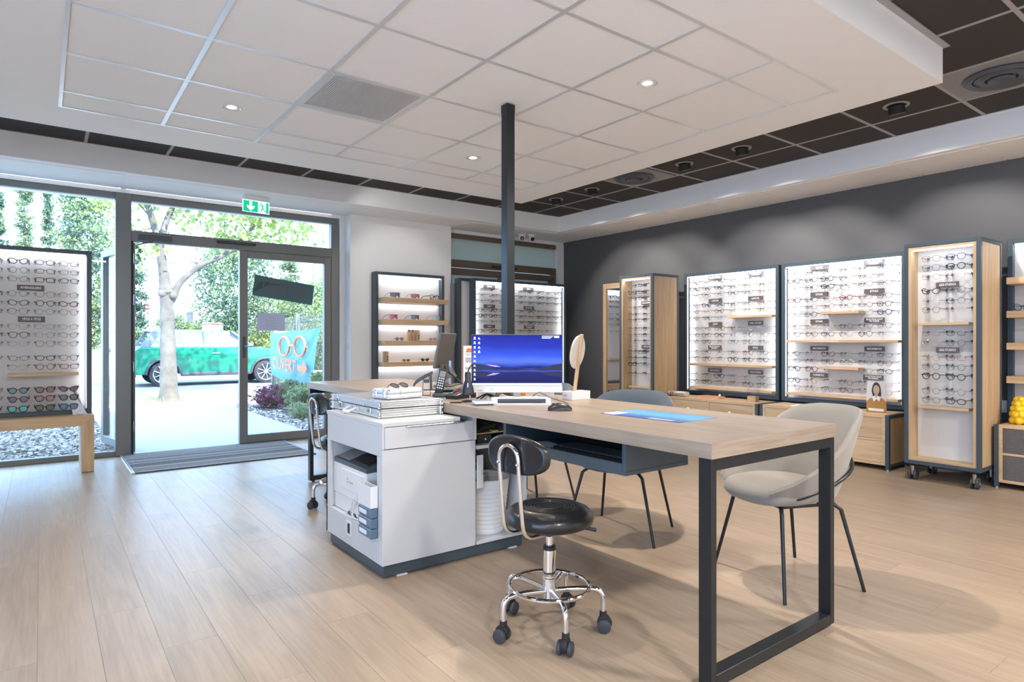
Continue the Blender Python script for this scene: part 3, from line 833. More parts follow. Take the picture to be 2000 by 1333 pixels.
def wall_case(name, label, cat, loc, rz, w, z0, z1, cols, rows, signs, shelves, skip, disp, seed, group, yback=0.06, yg=-0.08, depth=0.10, led=1.0, rich=False, sizes=None, bottom_bar=True, sun_rows=None, tname='wall'):
    """framed white panel with LED strip, sign plates, small shelves and rows of glasses; local x right, y into the case"""
    t = thing(name, label, cat, loc, rz)
    fb = 0.035
    B().box((0, 0, z0), (fb, depth, z1), 0.002).done('side_bar', 'anth', t)
    B().box((w - fb, 0, z0), (w, depth, z1), 0.002).done('side_bar', 'anth', t)
    B().box((fb, 0, z1 - fb), (w - fb, depth, z1), 0.002).done('top_bar', 'anth', t)
    B().box((fb, 0, z0), (w - fb, depth, z0 + fb), 0.002).done('bottom_bar', 'anth', t)
    B().box((fb, yback, z0 + fb), (w - fb, depth - 0.004, z1 - fb)).done('back_panel', 'panel', t)
    led_bar(t, fb + 0.01, w - fb - 0.01, 0.018, z1 - fb - 0.006, LED_W * led * w)
    for x_, sg in ((fb + 0.004, 1), (w - fb - 0.004, -1)):
        B().box((x_ - 0.003, 0.012, z0 + fb + 0.01), (x_ + 0.003, 0.028, z1 - fb - 0.02), 0.001).done('side_light_strip', 'led2', t)
        area_light('led_light', Matrix.Translation((x_ + 0.006 * sg, 0.012, (z0 + z1) / 2)) @ Vector((sg, 0.45, 0)).to_track_quat('-Z', 'Y').to_matrix().to_4x4(), 0.02, 1.25, LED_W * 0.13 * led, (0.90, 0.94, 1.0), t)
    for (x_, z_, s) in signs:
        sign(t, x_, yback - 0.012, z_, s)
    for (a, b_, z_) in shelves:
        B().box((a, -0.085, z_ - 0.011), (b_, yback, z_ + 0.011), 0.001).done('small_shelf', 'oak_x', t)
    rnd = random.Random(seed)
    pegs = B()
    mw = world_matrix(t)
    for r_, z_ in enumerate(rows):
        for c_, x_ in enumerate(cols):
            if (r_, c_) in skip: continue
            for sg in (-1, 1):
                pegs.tube([(x_ + sg * 0.055, yback, z_ + 0.008), (x_ + sg * 0.055, yg + 0.012, z_ + 0.005)], 0.0016, 5)
                pegs.cyl((x_ + sg * 0.068, yback - 0.014, z_ + 0.010), (x_ + sg * 0.068, yback, z_ + 0.010), 0.0052, 8)
            sh, cl, tk = pick_style(rnd, rich)
            sun = None
            if sun_rows and (r_, c_) in sun_rows:
                sun, sh = sun_rows[(r_, c_)]; cl = 'black' if sun in ('teal', 'green', 'blue', 'grey', 'dark red') else 'dark brown'; tk = 'thick'
            what = ('%s-lens %s sunglasses' % (sun, sh)) if sun else '%s %s %s eyeglasses' % (tk, cl, sh)
            lab = '%s, %s row down, %s from left, %s' % (what, ORD[r_], ORD[c_], disp)
            eyeglasses(mw @ Matrix.Translation((x_ + rnd.uniform(-0.003, 0.003), yg + rnd.uniform(-0.004, 0.004), z_ - 0.004)) @ Matrix.Rotation(rnd.uniform(-0.03, 0.03), 4, 'Z'), sh, cl, tk, lab, group, sun, 'sunglasses' if sun else 'eyeglasses')
    if len(rows):
        pegs.done('peg_set', 'dgrey', t, kind='stuff')
    return t

# right-wall cases
rows_d = ROWZ[:9] + ROWZ[9:12] + ROWZ[12:14]
MOM = 'SÉLECTION DU|MOMENT'; COUP = 'SÉLECTION COUP|DE COEUR'
cols = [0.208, 0.375, 0.542, 0.711, 0.893, 1.061]
skip = {(5, 3), (5, 4), (5, 5)} | {(11, c) for c in range(6)}
sg = [(0.393, 1.825, 'SELLERHEDONNE'), (0.40, 1.56, 'LANCEL'), (0.40, 1.293, 'JOSH'), (0.393, 1.027, MOM), (0.393, 0.763, 'GIGI STUDIOS'),
      (0.905, 1.825, COUP), (0.905, 1.56, 'LANCEL'), (0.905, 1.293, 'CAROL VINCENT'), (0.905, 1.027, 'PAUL'), (0.905, 0.763, 'GIGI STUDIOS')]
wall_case('display_case', 'wall-mounted white glasses case left of its twin, beside the narrow oak tower', 'display case', (6.10, 4.735, 0), R(-90), 1.195, 0.487, 1.892, cols, rows_d, sg,
          [(0.635, 1.17, 1.362), (0.125, 0.645, 0.831), (0.65, 1.17, 0.831), (0.125, 0.645, 0.566), (0.65, 1.17, 0.566)], skip, 'farther wall case', 11, 'glasses on the farther wall case', rich=True)
cols = [0.181, 0.356, 0.516, 0.688, 0.863, 1.024]
skip = {(5, 2), (5, 3), (8, 0), (8, 1), (8, 2), (8, 3), (8, 4), (8, 5), (11, 2), (11, 3)}
sg = [(0.371, 1.825, 'KUTZ'), (0.371, 1.56, 'ETNIA'), (0.371, 1.293, 'ETNIA'), (0.371, 1.027, 'BENSIMON'), (0.366, 0.763, 'LUNATIC'),
      (0.881, 1.825, MOM), (0.883, 1.56, 'ETNIA'), (0.883, 1.293, COUP), (0.885, 1.027, 'BENSIMON'), (0.874, 0.763, COUP)]
wall_case('display_case', 'wall-mounted white glasses case nearest the wheeled tower on the right', 'display case', (6.10, 3.51, 0), R(-90), 1.165, 0.487, 1.892, cols, rows_d, sg,
          [(0.447, 0.80, 1.368), (0.105, 0.62, 1.097), (0.62, 1.135, 1.097), (0.44, 0.80, 0.842), (0.095, 0.62, 0.572), (0.62, 1.135, 0.572)], skip, 'nearer wall case', 23, 'glasses on the nearer wall case', rich=True)

# case on the bench by the window
cols = [0.639, 0.812, 0.985, 1.147]
rows_l = [1.747, 1.676, 1.604, 1.487, 1.412, 1.343, 1.222, 1.153, 1.081, 0.964, 0.892, 0.703, 0.632, 0.556]
suns = {(11, 1): ('petrol', 'pantos'), (11, 2): ('brown', 'square'), (11, 3): ('dark red', 'cat-eye'), (12, 1): ('violet', 'pantos'), (12, 2): ('pink brown', 'square'), (12, 3): ('grey', 'square'),
        (13, 1): ('teal', 'square'), (13, 2): ('green', 'square'), (13, 3): ('blue', 'square')}
wall_case('display_case', 'white glasses case standing on the oak bench in front of the left window', 'display case', (-0.966, 6.50, 0), 0, 1.31, 0.478, 1.875, cols, rows_l,
          [(0.892, 1.54, 'AVENGLERS'), (0.897, 1.28, 'TÊTES À TÊTES'), (0.35, 1.54, 'KOALI')], [(0.745, 1.215, 0.824), (0.08, 0.60, 0.824)], {(10, 0)}, 'window bench case', 5, 'glasses on the window bench case', sun_rows=suns, led=0.7)
# cases in the window corner
cols = [0.085 + 0.153 * i for i in range(9)]

rows_f = [1.750, 1.677, 1.602, 1.492, 1.418, 1.343, 1.231]
wall_case('display_case', 'wide glasses case in front of the frosted window, behind the monitor', 'display case', (4.277, 6.50, 0), 0, 1.533, 0.478, 1.882, cols, rows_f,
          [(0.27, 1.79, 'STING'), (0.90, 1.79, 'SKIN'), (0.27, 1.54, 'SUZY'), (0.91, 1.54, "J'F ALAIN"), (0.27, 1.285, 'OKO'), (0.915, 1.285, MOM), (0.27, 1.02, 'OKO'), (0.915, 1.02, 'SKIN')],
          [(0.10, 0.70, 0.83), (0.80, 1.40, 0.83)], {(r_, c_) for r_ in range(7) for c_ in (3, )} | {(6, 8)}, 'frosted-window case', 31, 'glasses on the frosted-window case')
t = thing('display_case', 'dark-edged case back standing behind the wide glasses case at the frosted window', 'display case', (4.16, 6.66, 0))
B().box((0, 0, 0.478), (0.04, 0.10, 1.892), 0.002).done('side_bar', 'anth', t)
B().box((0.04, 0, 1.857), (1.3, 0.10, 1.892), 0.002).done('top_bar', 'anth', t)
B().box((1.3, 0, 0.478), (1.34, 0.10, 1.892), 0.002).done('side_bar', 'anth', t)
B().box((0.04, 0.02, 0.478), (1.3, 0.06, 1.857), 0.001).done('back_panel', 'panel', t)
B().box((-0.04, 0.11, 0.478), (0.60, 0.13, 1.83), 0.001).done('rear_board', 'mgrey', t)
# plain supports below the corner cases
t = thing('display_bench', 'oak bench carrying the cases in the frosted window corner', 'bench', (4.2, 6.36, 0))
B().box((0, 0, 0.39), (1.65, 0.50, 0.4775), 0.003).done('top', 'oak_x', t)
B().box((0, 0, 0), (0.09, 0.50, 0.39), 0.003).done('leg', 'oak_z', t)
B().box((1.56, 0, 0), (1.65, 0.50, 0.39), 0.003).done('leg', 'oak_z', t)
# bench under the window case
t = thing('display_bench', 'chunky oak bench with mitred corner standing by the left window', 'bench', (0.352, 6.335, 0))
B().prism([(-1.35, 0.39), (-0.088, 0.39), (0, 0.4775), (-1.35, 0.4775)], 0, 0.48, 'Y', bev=0.0015).done('top', 'oak_x', t)
B().prism([(-0.088, 0.003), (0, 0.003), (0, 0.4765), (-0.088, 0.389)], 0, 0.48, 'Y', bev=0.0015).done('leg', 'oak_z', t)
B().box((-1.35, 0, 0.003), (-1.262, 0.48, 0.389), 0.0015).done('leg', 'oak_z', t)
B().box((-0.06, 0.02, 0), (-0.03, 0.46, 0.004)).done('glide', 'mgrey', t)

# shelf case on the white wall
t = thing('display_case', 'lit white shelf case with four oak shelves on the white wall', 'display case', (3.074, 6.72, 0))
w_ = 0.915
for n_, a, b_ in (('side_bar', (0, 0, 0.487), (0.035, 0.118, 1.905)), ('side_bar', (w_ - 0.035, 0, 0.487), (w_, 0.118, 1.905)), ('top_bar', (0.035, 0, 1.87), (w_ - 0.035, 0.118, 1.905)), ('bottom_bar', (0.035, 0, 0.487), (w_ - 0.035, 0.118, 0.522))):
    B().box(a, b_, 0.002).done(n_, 'anth', t)
B().box((0.035, 0.075, 0.522), (w_ - 0.035, 0.11, 1.87)).done('back_panel', 'panel', t)
led_bar(t, 0.045, w_ - 0.045, 0.02, 1.862, LED_W * 1.2)
SHZ = [1.599, 1.347, 1.103, 0.857]
for z_ in SHZ:
    B().box((0.037, -0.163, z_ - 0.052), (0.877, 0.075, z_), 0.0015).done('shelf', 'oak_x', t)
    area_light('led_light', Matrix.Translation((0.45, 0.05, z_ - 0.058)), 0.8, 0.02, LED_W * 0.14, (0.85, 0.88, 1.0), t)
GS = 'sunglasses and frames on the lit shelf case'
def shield(x, y, z, rz, tint, fr_, label, sc=1.0):
    """one-piece sport shield with temples; a thing of its own"""
    t = thing('sport_sunglasses', label, 'sunglasses', (x, y, z), rz, GS)
    b = B()
    rows = []
    for j in range(5):
        v = j / 4
        row = []
        for i in range(17):
            u = -1 + i / 8
            drop = 0.022 * (1 - v) * (1 if abs(u) > 0.14 else 0.45) * (1 - 0.35 * abs(u) ** 3)
            row.append((u * 0.070 * sc, -0.045 * sc * (1 - u * u * 0.85), (0.030 + 0.024 * v - drop * 1.25 * (1 - v)) * sc))
        rows.append(row)
    b.sheet(rows).done('shield_lens', tint, t, smooth=60)
    B().tube([((-1 + i / 8) * 0.071 * sc, -0.046 * sc * (1 - (-1 + i / 8) ** 2 * 0.85), 0.055 * sc) for i in range(17)], 0.0022, 6).done('brow_bar', fr_, t)
    for sg in (-1, 1):
        B().tube([(sg * 0.071 * sc, -0.006, 0.053 * sc), (sg * 0.074 * sc, 0.03, 0.045 * sc), (sg * 0.072 * sc, 0.075, 0.028 * sc), (sg * 0.068 * sc, 0.105, 0.002)], 0.0024, 6).done('temple', fr_, t)
    return t
YS = 6.62
shield(3.266, YS, SHZ[0] + 0.001, R(12), 's_smoke', 'e_grey', 'grey shield sport sunglasses, left end of the top lit shelf', 1.05)
shield(3.525, YS, SHZ[0] + 0.001, R(12), 's_pink', 'e_gold', 'pink and orange shield sunglasses, middle of the top lit shelf', 0.95)
o = eyeglasses(Matrix.Translation((3.773, YS - 0.03, SHZ[0] + 0.0275)) @ Matrix.Rotation(R(14), 4, 'Z') @ Matrix.Scale(1.15, 4), 'square', 'black', 'thick', 'black clear-lens sport frame, right end of the top lit shelf', GS, name='eyeglasses')
shield(3.237, YS, SHZ[1] + 0.001, R(12), 's_pink', 'e_red', 'pink shield sport sunglasses, left end of the second lit shelf', 1.0)
shield(3.518, YS, SHZ[1] + 0.001, R(12), 's_smoke', 'e_blue', 'violet grey shield sunglasses, middle of the second lit shelf', 1.0)
shield(3.81, YS, SHZ[1] + 0.001, R(12), 's_pale blue', 'e_gold', 'pale blue shield sunglasses, right end of the second lit shelf', 1.0)
for (x_, z_, sh, cl, sn, lb, s_) in ((3.306, SHZ[2], 'pantos', 'blue', 'smoke', 'small blue grey sunglasses left of the wooden boxes, third lit shelf', 0.78),
        (3.745, SHZ[2], 'round', 'red', 'pink', 'small pink sunglasses right of the wooden boxes, third lit shelf', 0.68),
        (3.393, SHZ[3], 'oval', 'tortoiseshell', 'amber', 'small amber sunglasses in the middle of the lowest lit shelf', 0.68),
        (3.64, SHZ[3], 'cat-eye', 'black', 'dark blue', 'small dark blue cat-eye sunglasses, right on the lowest lit shelf', 0.76)):
    eyeglasses(Matrix.Translation((x_, YS - 0.04, z_ + 0.0245 * s_ + (0.001))) @ Matrix.Rotation(R(-18), 4, 'Z') @ Matrix.Scale(s_, 4), sh, cl, 'thick', lb, GS, sn, 'sunglasses')
for (x_, c_, lb) in ((3.452, 'tealdark', 'slim wooden glasses box with dark green cap, leftmost of three'), (3.500, 'red', 'slim wooden glasses box with pink round cap, middle of three')):
    t = thing('glasses_box', lb, 'box', (x_, YS, SHZ[2]), 0, 'upright wooden boxes on the lit shelves')
    B().box((-0.02, -0.02, 0.0005), (0.02, 0.02, 0.105), 0.002).done('sleeve', 'oak_z', t)
    B().cyl((0, 0, 0.105), (0, 0, 0.128), 0.017, 20).done('cap', c_, t)
for (x_, z_, lb) in ((3.556, SHZ[2], 'wider wooden glasses box with two black dots, rightmost of three'), (3.152, SHZ[3], 'wooden box with two black dots at the left end of the lowest shelf')):
    t = thing('glasses_box', lb, 'box', (x_, YS, z_), 0, 'upright wooden boxes on the lit shelves')
    B().box((-0.026, -0.02, 0.0005), (0.026, 0.02, 0.125), 0.002).done('body', 'oak_z', t)
    for zz in (0.03, 0.058):
        B().cyl((0.012, -0.0205, zz), (0.012, -0.022, zz), 0.008, 16).done('dot', 'ink_k', t)
    B().box((-0.004, -0.0215, 0.098), (0.02, -0.0205, 0.103)).done('print', 'ink_g', t)

# ------------------------------------------------------------------ tower cases on castors
def caster(b_name, parent, x, y, top):
    c = bpy.data.objects.new(b_name, None); COL.objects.link(c); c.parent = parent; c.location = (x, y, 0)
    WM[c.name] = world_matrix(parent) @ Matrix.Translation((x, y, 0))
    B().box((-0.032, -0.032, top - 0.012), (0.032, 0.032, top), 0.002).done('plate', 'legs', c)
    B().box((-0.012, -0.030, 0.04), (0.012, 0.004, top - 0.012), 0.006).done('fork', 'steel', c)
    wh = B()
    for sx in (-1, 1):
        wh.lathe([(0, sx * 0.010), (0.030, sx * 0.010), (0.042, sx * 0.012), (0.044, sx * 0.019), (0.040, sx * 0.026), (0.028, sx * 0.027), (0, sx * 0.024)], (0, 0, 0), 26, Matrix.Translation((0, 0.0, 0.044)) @ Matrix.Rotation(R(90), 4, 'Y'))
    wh.done('wheel', 'rubber', c)
    B().cyl((-0.030, 0, 0.044), (0.030, 0, 0.044), 0.014, 16).done('hub', 'chrome', c)

def tower(label, loc, w, cols, rows, signs, shelves, disp, seed, group, yb):
    t = thing('tower_case', label, 'display case', loc, R(-90))
    d, z0, z1, fb = 0.465, 0.13, 1.868, 0.03
    for (x_, y_) in ((0, 0), (w - fb, 0), (0, d - fb), (w - fb, d - fb)):
        B().box((x_, y_, z0), (x_ + fb, y_ + fb, z1), 0.002).done('corner_bar', 'anth', t)
    for z_ in (z0, z1 - fb):
        for y_ in (0, d - fb):
            B().box((fb, y_, z_), (w - fb, y_ + fb, z_ + fb), 0.002).done('cross_bar', 'anth', t)
        for x_ in (0, w - fb):
            B().box((x_, fb, z_), (x_ + fb, d - fb, z_ + fb), 0.002).done('cross_bar', 'anth', t)
    zi0, zi1 = z0 + fb, z1 - fb
    B().box((fb, 0.004, zi0), (fb + 0.02, yb, zi1), 0.001).done('inner_side', 'oak_z', t)
    B().box((w - fb - 0.02, 0.004, zi0), (w - fb, yb, zi1), 0.001).done('inner_side', 'oak_z', t)
    B().box((fb + 0.02, 0.004, zi0), (w - fb - 0.02, yb, zi0 + 0.02), 0.001).done('inner_bottom', 'oak_x', t)
    B().box((fb + 0.02, 0.004, zi1 - 0.02), (w - fb - 0.02, yb, zi1), 0.001).done('inner_top', 'oak_x', t)
    B().box((0.010, yb + 0.004, zi0), (w - 0.010, d - 0.034, zi1), 0.001).done('carcass', 'oak_z', t)
    B().box((fb + 0.002, yb - 0.001, zi0 + 0.02), (w - fb - 0.002, yb + 0.005, zi1 - 0.02)).done('back_panel', 'panel', t)
    for x_ in (0.009, w - 0.009):
        B().box((x_ - 0.004, 0.033, zi0 + 0.001), (x_ + 0.004, d - 0.033, zi1 - 0.001), 0.0005).done('side_panel', 'oak_z', t)
    led_bar(t, fb + 0.03, w - fb - 0.03, 0.022, zi1 - 0.026, LED_W * 0.45)
    for (x_, z_, s) in signs:
        sign(t, x_, yb - 0.02, z_, s, 0.155, 0.042)
    for (a, b_, z_) in shelves:
        B().box((a, yb - 0.10, z_ - 0.010), (b_, yb - 0.002, z_ + 0.010), 0.001).done('small_shelf', 'oak_x', t)
    rnd = random.Random(seed)
    pegs = B(); mw = world_matrix(t)
    for r_, z_ in enumerate(rows):
        for c_, x_ in enumerate(cols):
            for sg in (-1, 1):
                pegs.tube([(x_ + sg * 0.052, yb, z_ + 0.008), (x_ + sg * 0.052, 0.0, z_ + 0.005)], 0.0014, 5)
                pegs.box((x_ + sg * 0.064 - 0.004, yb - 0.02, z_ + 0.004), (x_ + sg * 0.064 + 0.004, yb, z_ + 0.020))
            sh, cl, tk = pick_style(rnd)
            eyeglasses(mw @ Matrix.Translation((x_, yb - 0.135, z_ - 0.002)) @ Matrix.Rotation(rnd.uniform(-0.03, 0.03), 4, 'Z'), sh, cl, tk,
                       '%s %s %s eyeglasses, %s row down, %s column, %s' % (tk, cl, sh, ORD[r_], 'left' if c_ == 0 else 'right', disp), group)
    pegs.done('peg_set', 'dgrey', t, kind='stuff')
    for (x_, y_) in ((0.05, 0.05), (w - 0.05, 0.05), (0.05, d - 0.05), (w - 0.05, d - 0.05)):
        caster('caster', t, x_, y_, z0)
    return t
tower('tall wheeled oak and anthracite tower case nearest the right edge', (5.50, 2.127, 0), 0.512, [0.19, 0.355], [1.738, 1.667, 1.598, 1.487, 1.405, 1.341, 1.16, 1.087, 0.973, 0.903, 0.83, 0.716, 0.645],
      [(0.262, 1.537, 'GIGI STUDIOS'), (0.262, 1.03, 'GIGI STUDIOS')], [(0.085, 0.425, 1.233), (0.085, 0.425, 0.582)], 'near tower', 41, 'glasses in the nearer wheeled tower', 0.135)
tower('tall wheeled oak and anthracite tower case in the far corner beside the mirror', (5.50, 5.208, 0), 0.508, [0.18, 0.335], [1.75, 1.67, 1.597, 1.49, 1.41, 1.345, 1.243, 1.17, 1.097, 0.975, 0.90, 0.832, 0.716],
      [(0.29, 1.545, 'CAROLINE ABRAM'), (0.295, 1.033, 'KENZO')], [(0.085, 0.425, 0.56)], 'far tower', 43, 'glasses in the farther wheeled tower', 0.165)

# right-hand shelf case and its cabinet
t = thing('shelf_case', 'lit white case with protruding oak shelves cut by the right edge', 'display case', (6.10, 1.618, 0), R(-90))
w_ = 1.2
for n_, a, b_ in (('side_bar', (0, 0, 0.487), (0.035, 0.098, 1.90)), ('side_bar', (w_ - 0.035, 0, 0.487), (w_, 0.098, 1.90)), ('top_bar', (0.035, 0, 1.865), (w_ - 0.035, 0.098, 1.90)), ('bottom_bar', (0.035, 0, 0.487), (w_ - 0.035, 0.098, 0.522))):
    B().box(a, b_, 0.002).done(n_, 'anth', t)
B().box((0.035, 0.05, 0.522), (w_ - 0.035, 0.09, 1.865)).done('back_panel', 'panel', t)
led_bar(t, 0.045, w_ - 0.045, 0.02, 1.857, LED_W * 1.1)
for z_ in (1.588, 1.331, 1.086, 0.829):
    B().box((0.037, -0.163, z_ - 0.053), (w_ - 0.04, 0.05, z_), 0.0015).done('shelf', 'oak_x', t)
eyeglasses(world_matrix(t) @ Matrix.Translation((0.125, -0.11, 1.331 + 0.0275)) @ Matrix.Rotation(R(-30), 4, 'Z') @ Matrix.Scale(1.2, 4), 'cat-eye', 'blue', 'medium', 'blue cat-eye eyeglasses on the second shelf of the right-edge case', None)

def drawer_cabinet(label, y_left, w, cols_, rows_, dome, front='oak_x', z1=0.473, x=5.70, zs=None):
    t = thing('drawer_cabinet', label, 'cabinet', (x, y_left, 0), R(-90))
    d = 0.39; fb = 0.03
    for (x_, y_) in ((0, 0), (w - fb, 0), (0, d - fb), (w - fb, d - fb)):
        B().box((x_, y_, 0.012), (x_ + fb, y_ + fb, z1 - 0.002), 0.002).done('corner_bar', 'anth', t)
        B().cyl((x_ + 0.015, y_ + 0.015, 0.0), (x_ + 0.015, y_ + 0.015, 0.012), 0.012, 12).done('glide', 'steel', t)
    for x_ in (0, w - fb):
        B().box((x_, fb, 0.03), (x_ + fb, d - fb, 0.055), 0.002).done('cross_bar', 'anth', t)
        B().box((x_, fb, z1 - 0.03), (x_ + fb, d - fb, z1 - 0.002), 0.002).done('cross_bar', 'anth', t)
    B().box((0.003, 0.03, 0.056), (0.012, d - 0.03, z1 - 0.03)).done('side_panel', 'oak_z', t)
    B().box((w - 0.012, 0.03, 0.056), (w - 0.003, d - 0.03, z1 - 0.03)).done('side_panel', 'oak_z', t)
    c = B()
    c.box((fb + 0.001, 0.0, 0.045), (fb + 0.024, d - 0.005, z1)); c.box((w - fb - 0.024, 0.0, 0.045), (w - fb - 0.001, d - 0.005, z1))
    c.box((fb + 0.024, 0.0, z1 - 0.024), (w - fb - 0.024, d - 0.005, z1)); c.box((fb + 0.024, 0.0, 0.045), (w - fb - 0.024, d - 0.005, 0.066))
    c.box((fb + 0.024, 0.03, 0.066), (w - fb - 0.024, d - 0.005, z1 - 0.024))
    xs = [fb + 0.024 + (w - 2 * fb - 0.048) * i / cols_ for i in range(cols_ + 1)]
    zz = [0.066 + (z1 - 0.024 - 0.066) * i / rows_ for i in range(rows_ + 1)]
    for i in range(1, cols_): c.box((xs[i] - 0.009, 0, 0.066), (xs[i] + 0.009, 0.03, z1 - 0.024))
    for i in range(1, rows_): c.box((xs[0], 0.0005, zz[i] - 0.008), (xs[-1], 0.03, zz[i] + 0.008))
    c.done('carcass', 'oak_x', t)
    for i in range(cols_):
        for j in range(rows_):
            dr = B().box((xs[i] + (0.002 if i == 0 else 0.011), 0.003, zz[j] + (0.002 if j == 0 else 0.010)), (xs[i + 1] - (0.002 if i == cols_ - 1 else 0.011), 0.028, zz[j + 1] - (0.002 if j == rows_ - 1 else 0.010)), 0.001).done('drawer', front, t)
            if dome and j == rows_ - 1:
                xm = (xs[i] + xs[i + 1]) / 2
                B().lathe([(0, -0.018), (0.006, -0.020), (0.016, -0.016), (0.018, -0.008), (0.010, 0.0), (0.008, 0.01)], (0, 0, 0), 20, Matrix.Translation((xm, 0.0, (zz[j] + zz[j + 1]) / 2)) @ Matrix.Rotation(R(-90), 4, 'X')).done('knob', 'wplastic', dr)
    return t
drawer_cabinet('low oak drawer cabinet with white knobs under the farther wall case', 4.68, 1.15, 2, 2, True)
drawer_cabinet('low oak drawer cabinet under the nearer wall case, behind the beige chair', 3.505, 1.185, 3, 2, False)
drawer_cabinet('low oak cabinet with dark cloth drawer fronts at the right edge', 1.60, 1.15, 2, 2, False, 'darkfab', 0.475, 5.72)

# mirror beside the far tower
t = thing('wall_mirror', 'tall oak-framed mirror leaning on the dark wall left of the far tower', 'mirror', (6.10, 6.08, 0), R(-90))
B().box((0, 0, 0.10), (0.055, 0.05, 1.872), 0.002).done('side_bar', 'oak_z', t)
B().box((0.52, 0, 0.10), (0.575, 0.05, 1.872), 0.002).done('side_bar', 'oak_z', t)
B().box((0.055, 0, 1.80), (0.52, 0.05, 1.872), 0.002).done('top_bar', 'oak_x', t)
B().box((0.055, 0, 0.10), (0.52, 0.05, 0.17), 0.002).done('bottom_bar', 'oak_x', t)
B().box((0.055, 0.02, 0.17), (0.52, 0.028, 1.80)).done('mirror_glass', 'mirror', t)
B().box((0.02, 0.01, 0), (0.555, 0.05, 0.10), 0.002).done('plinth', 'oak_x', t)

# ================================================================== DESK ISLAND
desk = thing('desk', 'long oak-topped desk on black square steel loop legs, centre of the shop', 'desk', (2.06, 3.045, 0))
B().box((1.665, 1.1885, 0.7305), (2.455, 4.8985, 0.78), 0.0006).done('desk_top', 'desk', desk, world=True)
for y_ in (1.187, 4.8987):
    B().box((1.665, y_, 0.7305), (2.455, y_ + 0.0013, 0.78), 0.0004).done('edge_band', 'desk_x', desk, world=True)
def loop_leg(y0, y1):
    for a, b_ in (((1.667, y0, 0.012), (1.695, y1, 0.7300)), ((2.417, y0, 0.012), (2.445, y1, 0.7300))):
        B().box(a, b_, 0.0015).done('leg', 'legs', desk, world=True)
    B().box((1.6955, y0, 0.692), (2.4165, y1, 0.7300), 0.0015).done('top_rail', 'legs', desk, world=True)
    B().box((1.6955, y0, 0.012), (2.4165, y1, 0.050), 0.0015).done('foot_rail', 'legs', desk, world=True)
    for x_ in (1.70, 2.41):
        B().cyl((x_, (y0 + y1) / 2, 0.0), (x_, (y0 + y1) / 2, 0.012), 0.012, 14).done('glide', 'matte', desk, world=True)
loop_leg(1.190, 1.238)
loop_leg(4.840, 4.888)
# keyboard boxes hung under the top
for n, (ya, yb_) in enumerate(((1.579, 2.335), (3.60, 4.42))):
    t = thing('keyboard_shelf', ['anthracite open shelf box hung under the near half of the desk', 'open shelf box hung under the far half of the desk'][n], 'shelf', (1.70, ya, 0))
    b = B(); L_ = yb_ - ya
    b.box((0, 0, 0.607), (0.36, L_, 0.622)); b.box((0.0005, 0.0185, 0.622), (0.015, L_ - 0.0185, 0.650))
    b.done('tray', 'anth', t)
    B().box((0.0, 0, 0.6225), (0.36, 0.018, 0.7295), 0.001).done('side', 'anth', t)
    B().box((0.0, L_ - 0.018, 0.6225), (0.36, L_, 0.7295), 0.001).done('side', 'anth', t)
    B().box((0.345, 0.018, 0.6225), (0.36, L_ - 0.018, 0.7295)).done('back', 'matte', t)
t = thing('keyboard', 'black computer keyboard lying in the open shelf under the desk', 'keyboard', (1.80, 1.66, 0.6225))
B().box((0, 0, 0), (0.14, 0.44, 0.018), 0.003).done('body', 'black', t)
b = B()
for i in range(6):
    for j in range(20):
        b.box((0.010 + i * 0.0205, 0.01 + j * 0.021, 0.018), (0.027 + i * 0.0205, 0.028 + j * 0.021, 0.024))
b.done('key_set', 'dgrey', t, kind='stuff')
t = thing('paper_slip', 'white folded paper slip lying beside the black keyboard under the desk', 'paper', (1.80, 2.14, 0.6225), R(8))
B().sheet([[(0, 0, 0.001), (0, 0.08, 0.012), (0, 0.15, 0.003)], [(0.10, 0, 0.001), (0.10, 0.08, 0.010), (0.10, 0.15, 0.003)]]).done('sheet', 'paper', t)

# white cabinet
cab = thing('white_cabinet', 'white laminate cabinet with printer niche and dark plinth beside the desk', 'cabinet', (1.245, 2.65, 0))
def cb(n, a, b_, m='lacquer', bev=0.0012, par=None):
    return B().box(a, b_, bev).done(n, m, par or cab, world=True)
cb('plinth', (1.262, 2.672, 0.006), (2.070, 3.335, 0.063), 'anth')
cb('top_panel', (1.245, 2.65, 0.703), (1.664, 3.352, 0.722))
cb('front_panel', (1.245, 2.65, 0.066), (1.755, 2.668, 0.598))
cb('front_rail', (1.245, 2.65, 0.600), (1.256, 2.668, 0.703))
cb('front_rail', (1.741, 2.65, 0.600), (1.762, 2.668, 0.729))
cb('end_upper_panel', (1.245, 2.669, 0.566), (1.262, 3.352, 0.7025))
cb('end_lower_panel', (1.245, 2.669, 0.066), (1.262, 3.352, 0.208))
cb('end_stile', (1.245, 3.300, 0.209), (1.262, 3.352, 0.565))
cb('end_stile', (1.245, 2.669, 0.209), (1.262, 2.708, 0.565))
cb('niche_side', (1.263, 3.302, 0.209), (1.745, 3.318, 0.565))
cb('niche_side', (1.263, 2.690, 0.209), (1.745, 2.706, 0.565))
cb('niche_back', (1.746, 2.669, 0.066), (1.762, 3.334, 0.7295))
cb('niche_floor', (1.263, 2.707, 0.192), (1.745, 3.301, 0.208))
cb('niche_top', (1.263, 2.707, 0.566), (1.745, 3.301, 0.580))
cb('back_panel', (1.245, 3.336, 0.066), (2.085, 3.352, 0.7025))
dr = cb('drawer', (1.2575, 2.648, 0.602), (1.7395, 2.66, 0.700))
cb('handle', (1.365, 2.640, 0.694), (1.690, 2.651, 0.701), 'steel', 0.002, dr)
cb('bin_floor', (1.763, 2.65, 0.066), (2.085, 3.335, 0.082))
cb('bin_side', (2.068, 2.65, 0.083), (2.085, 3.335, 0.7295))
cb('cable_shelf', (1.763, 2.652, 0.550), (2.067, 3.335, 0.568))
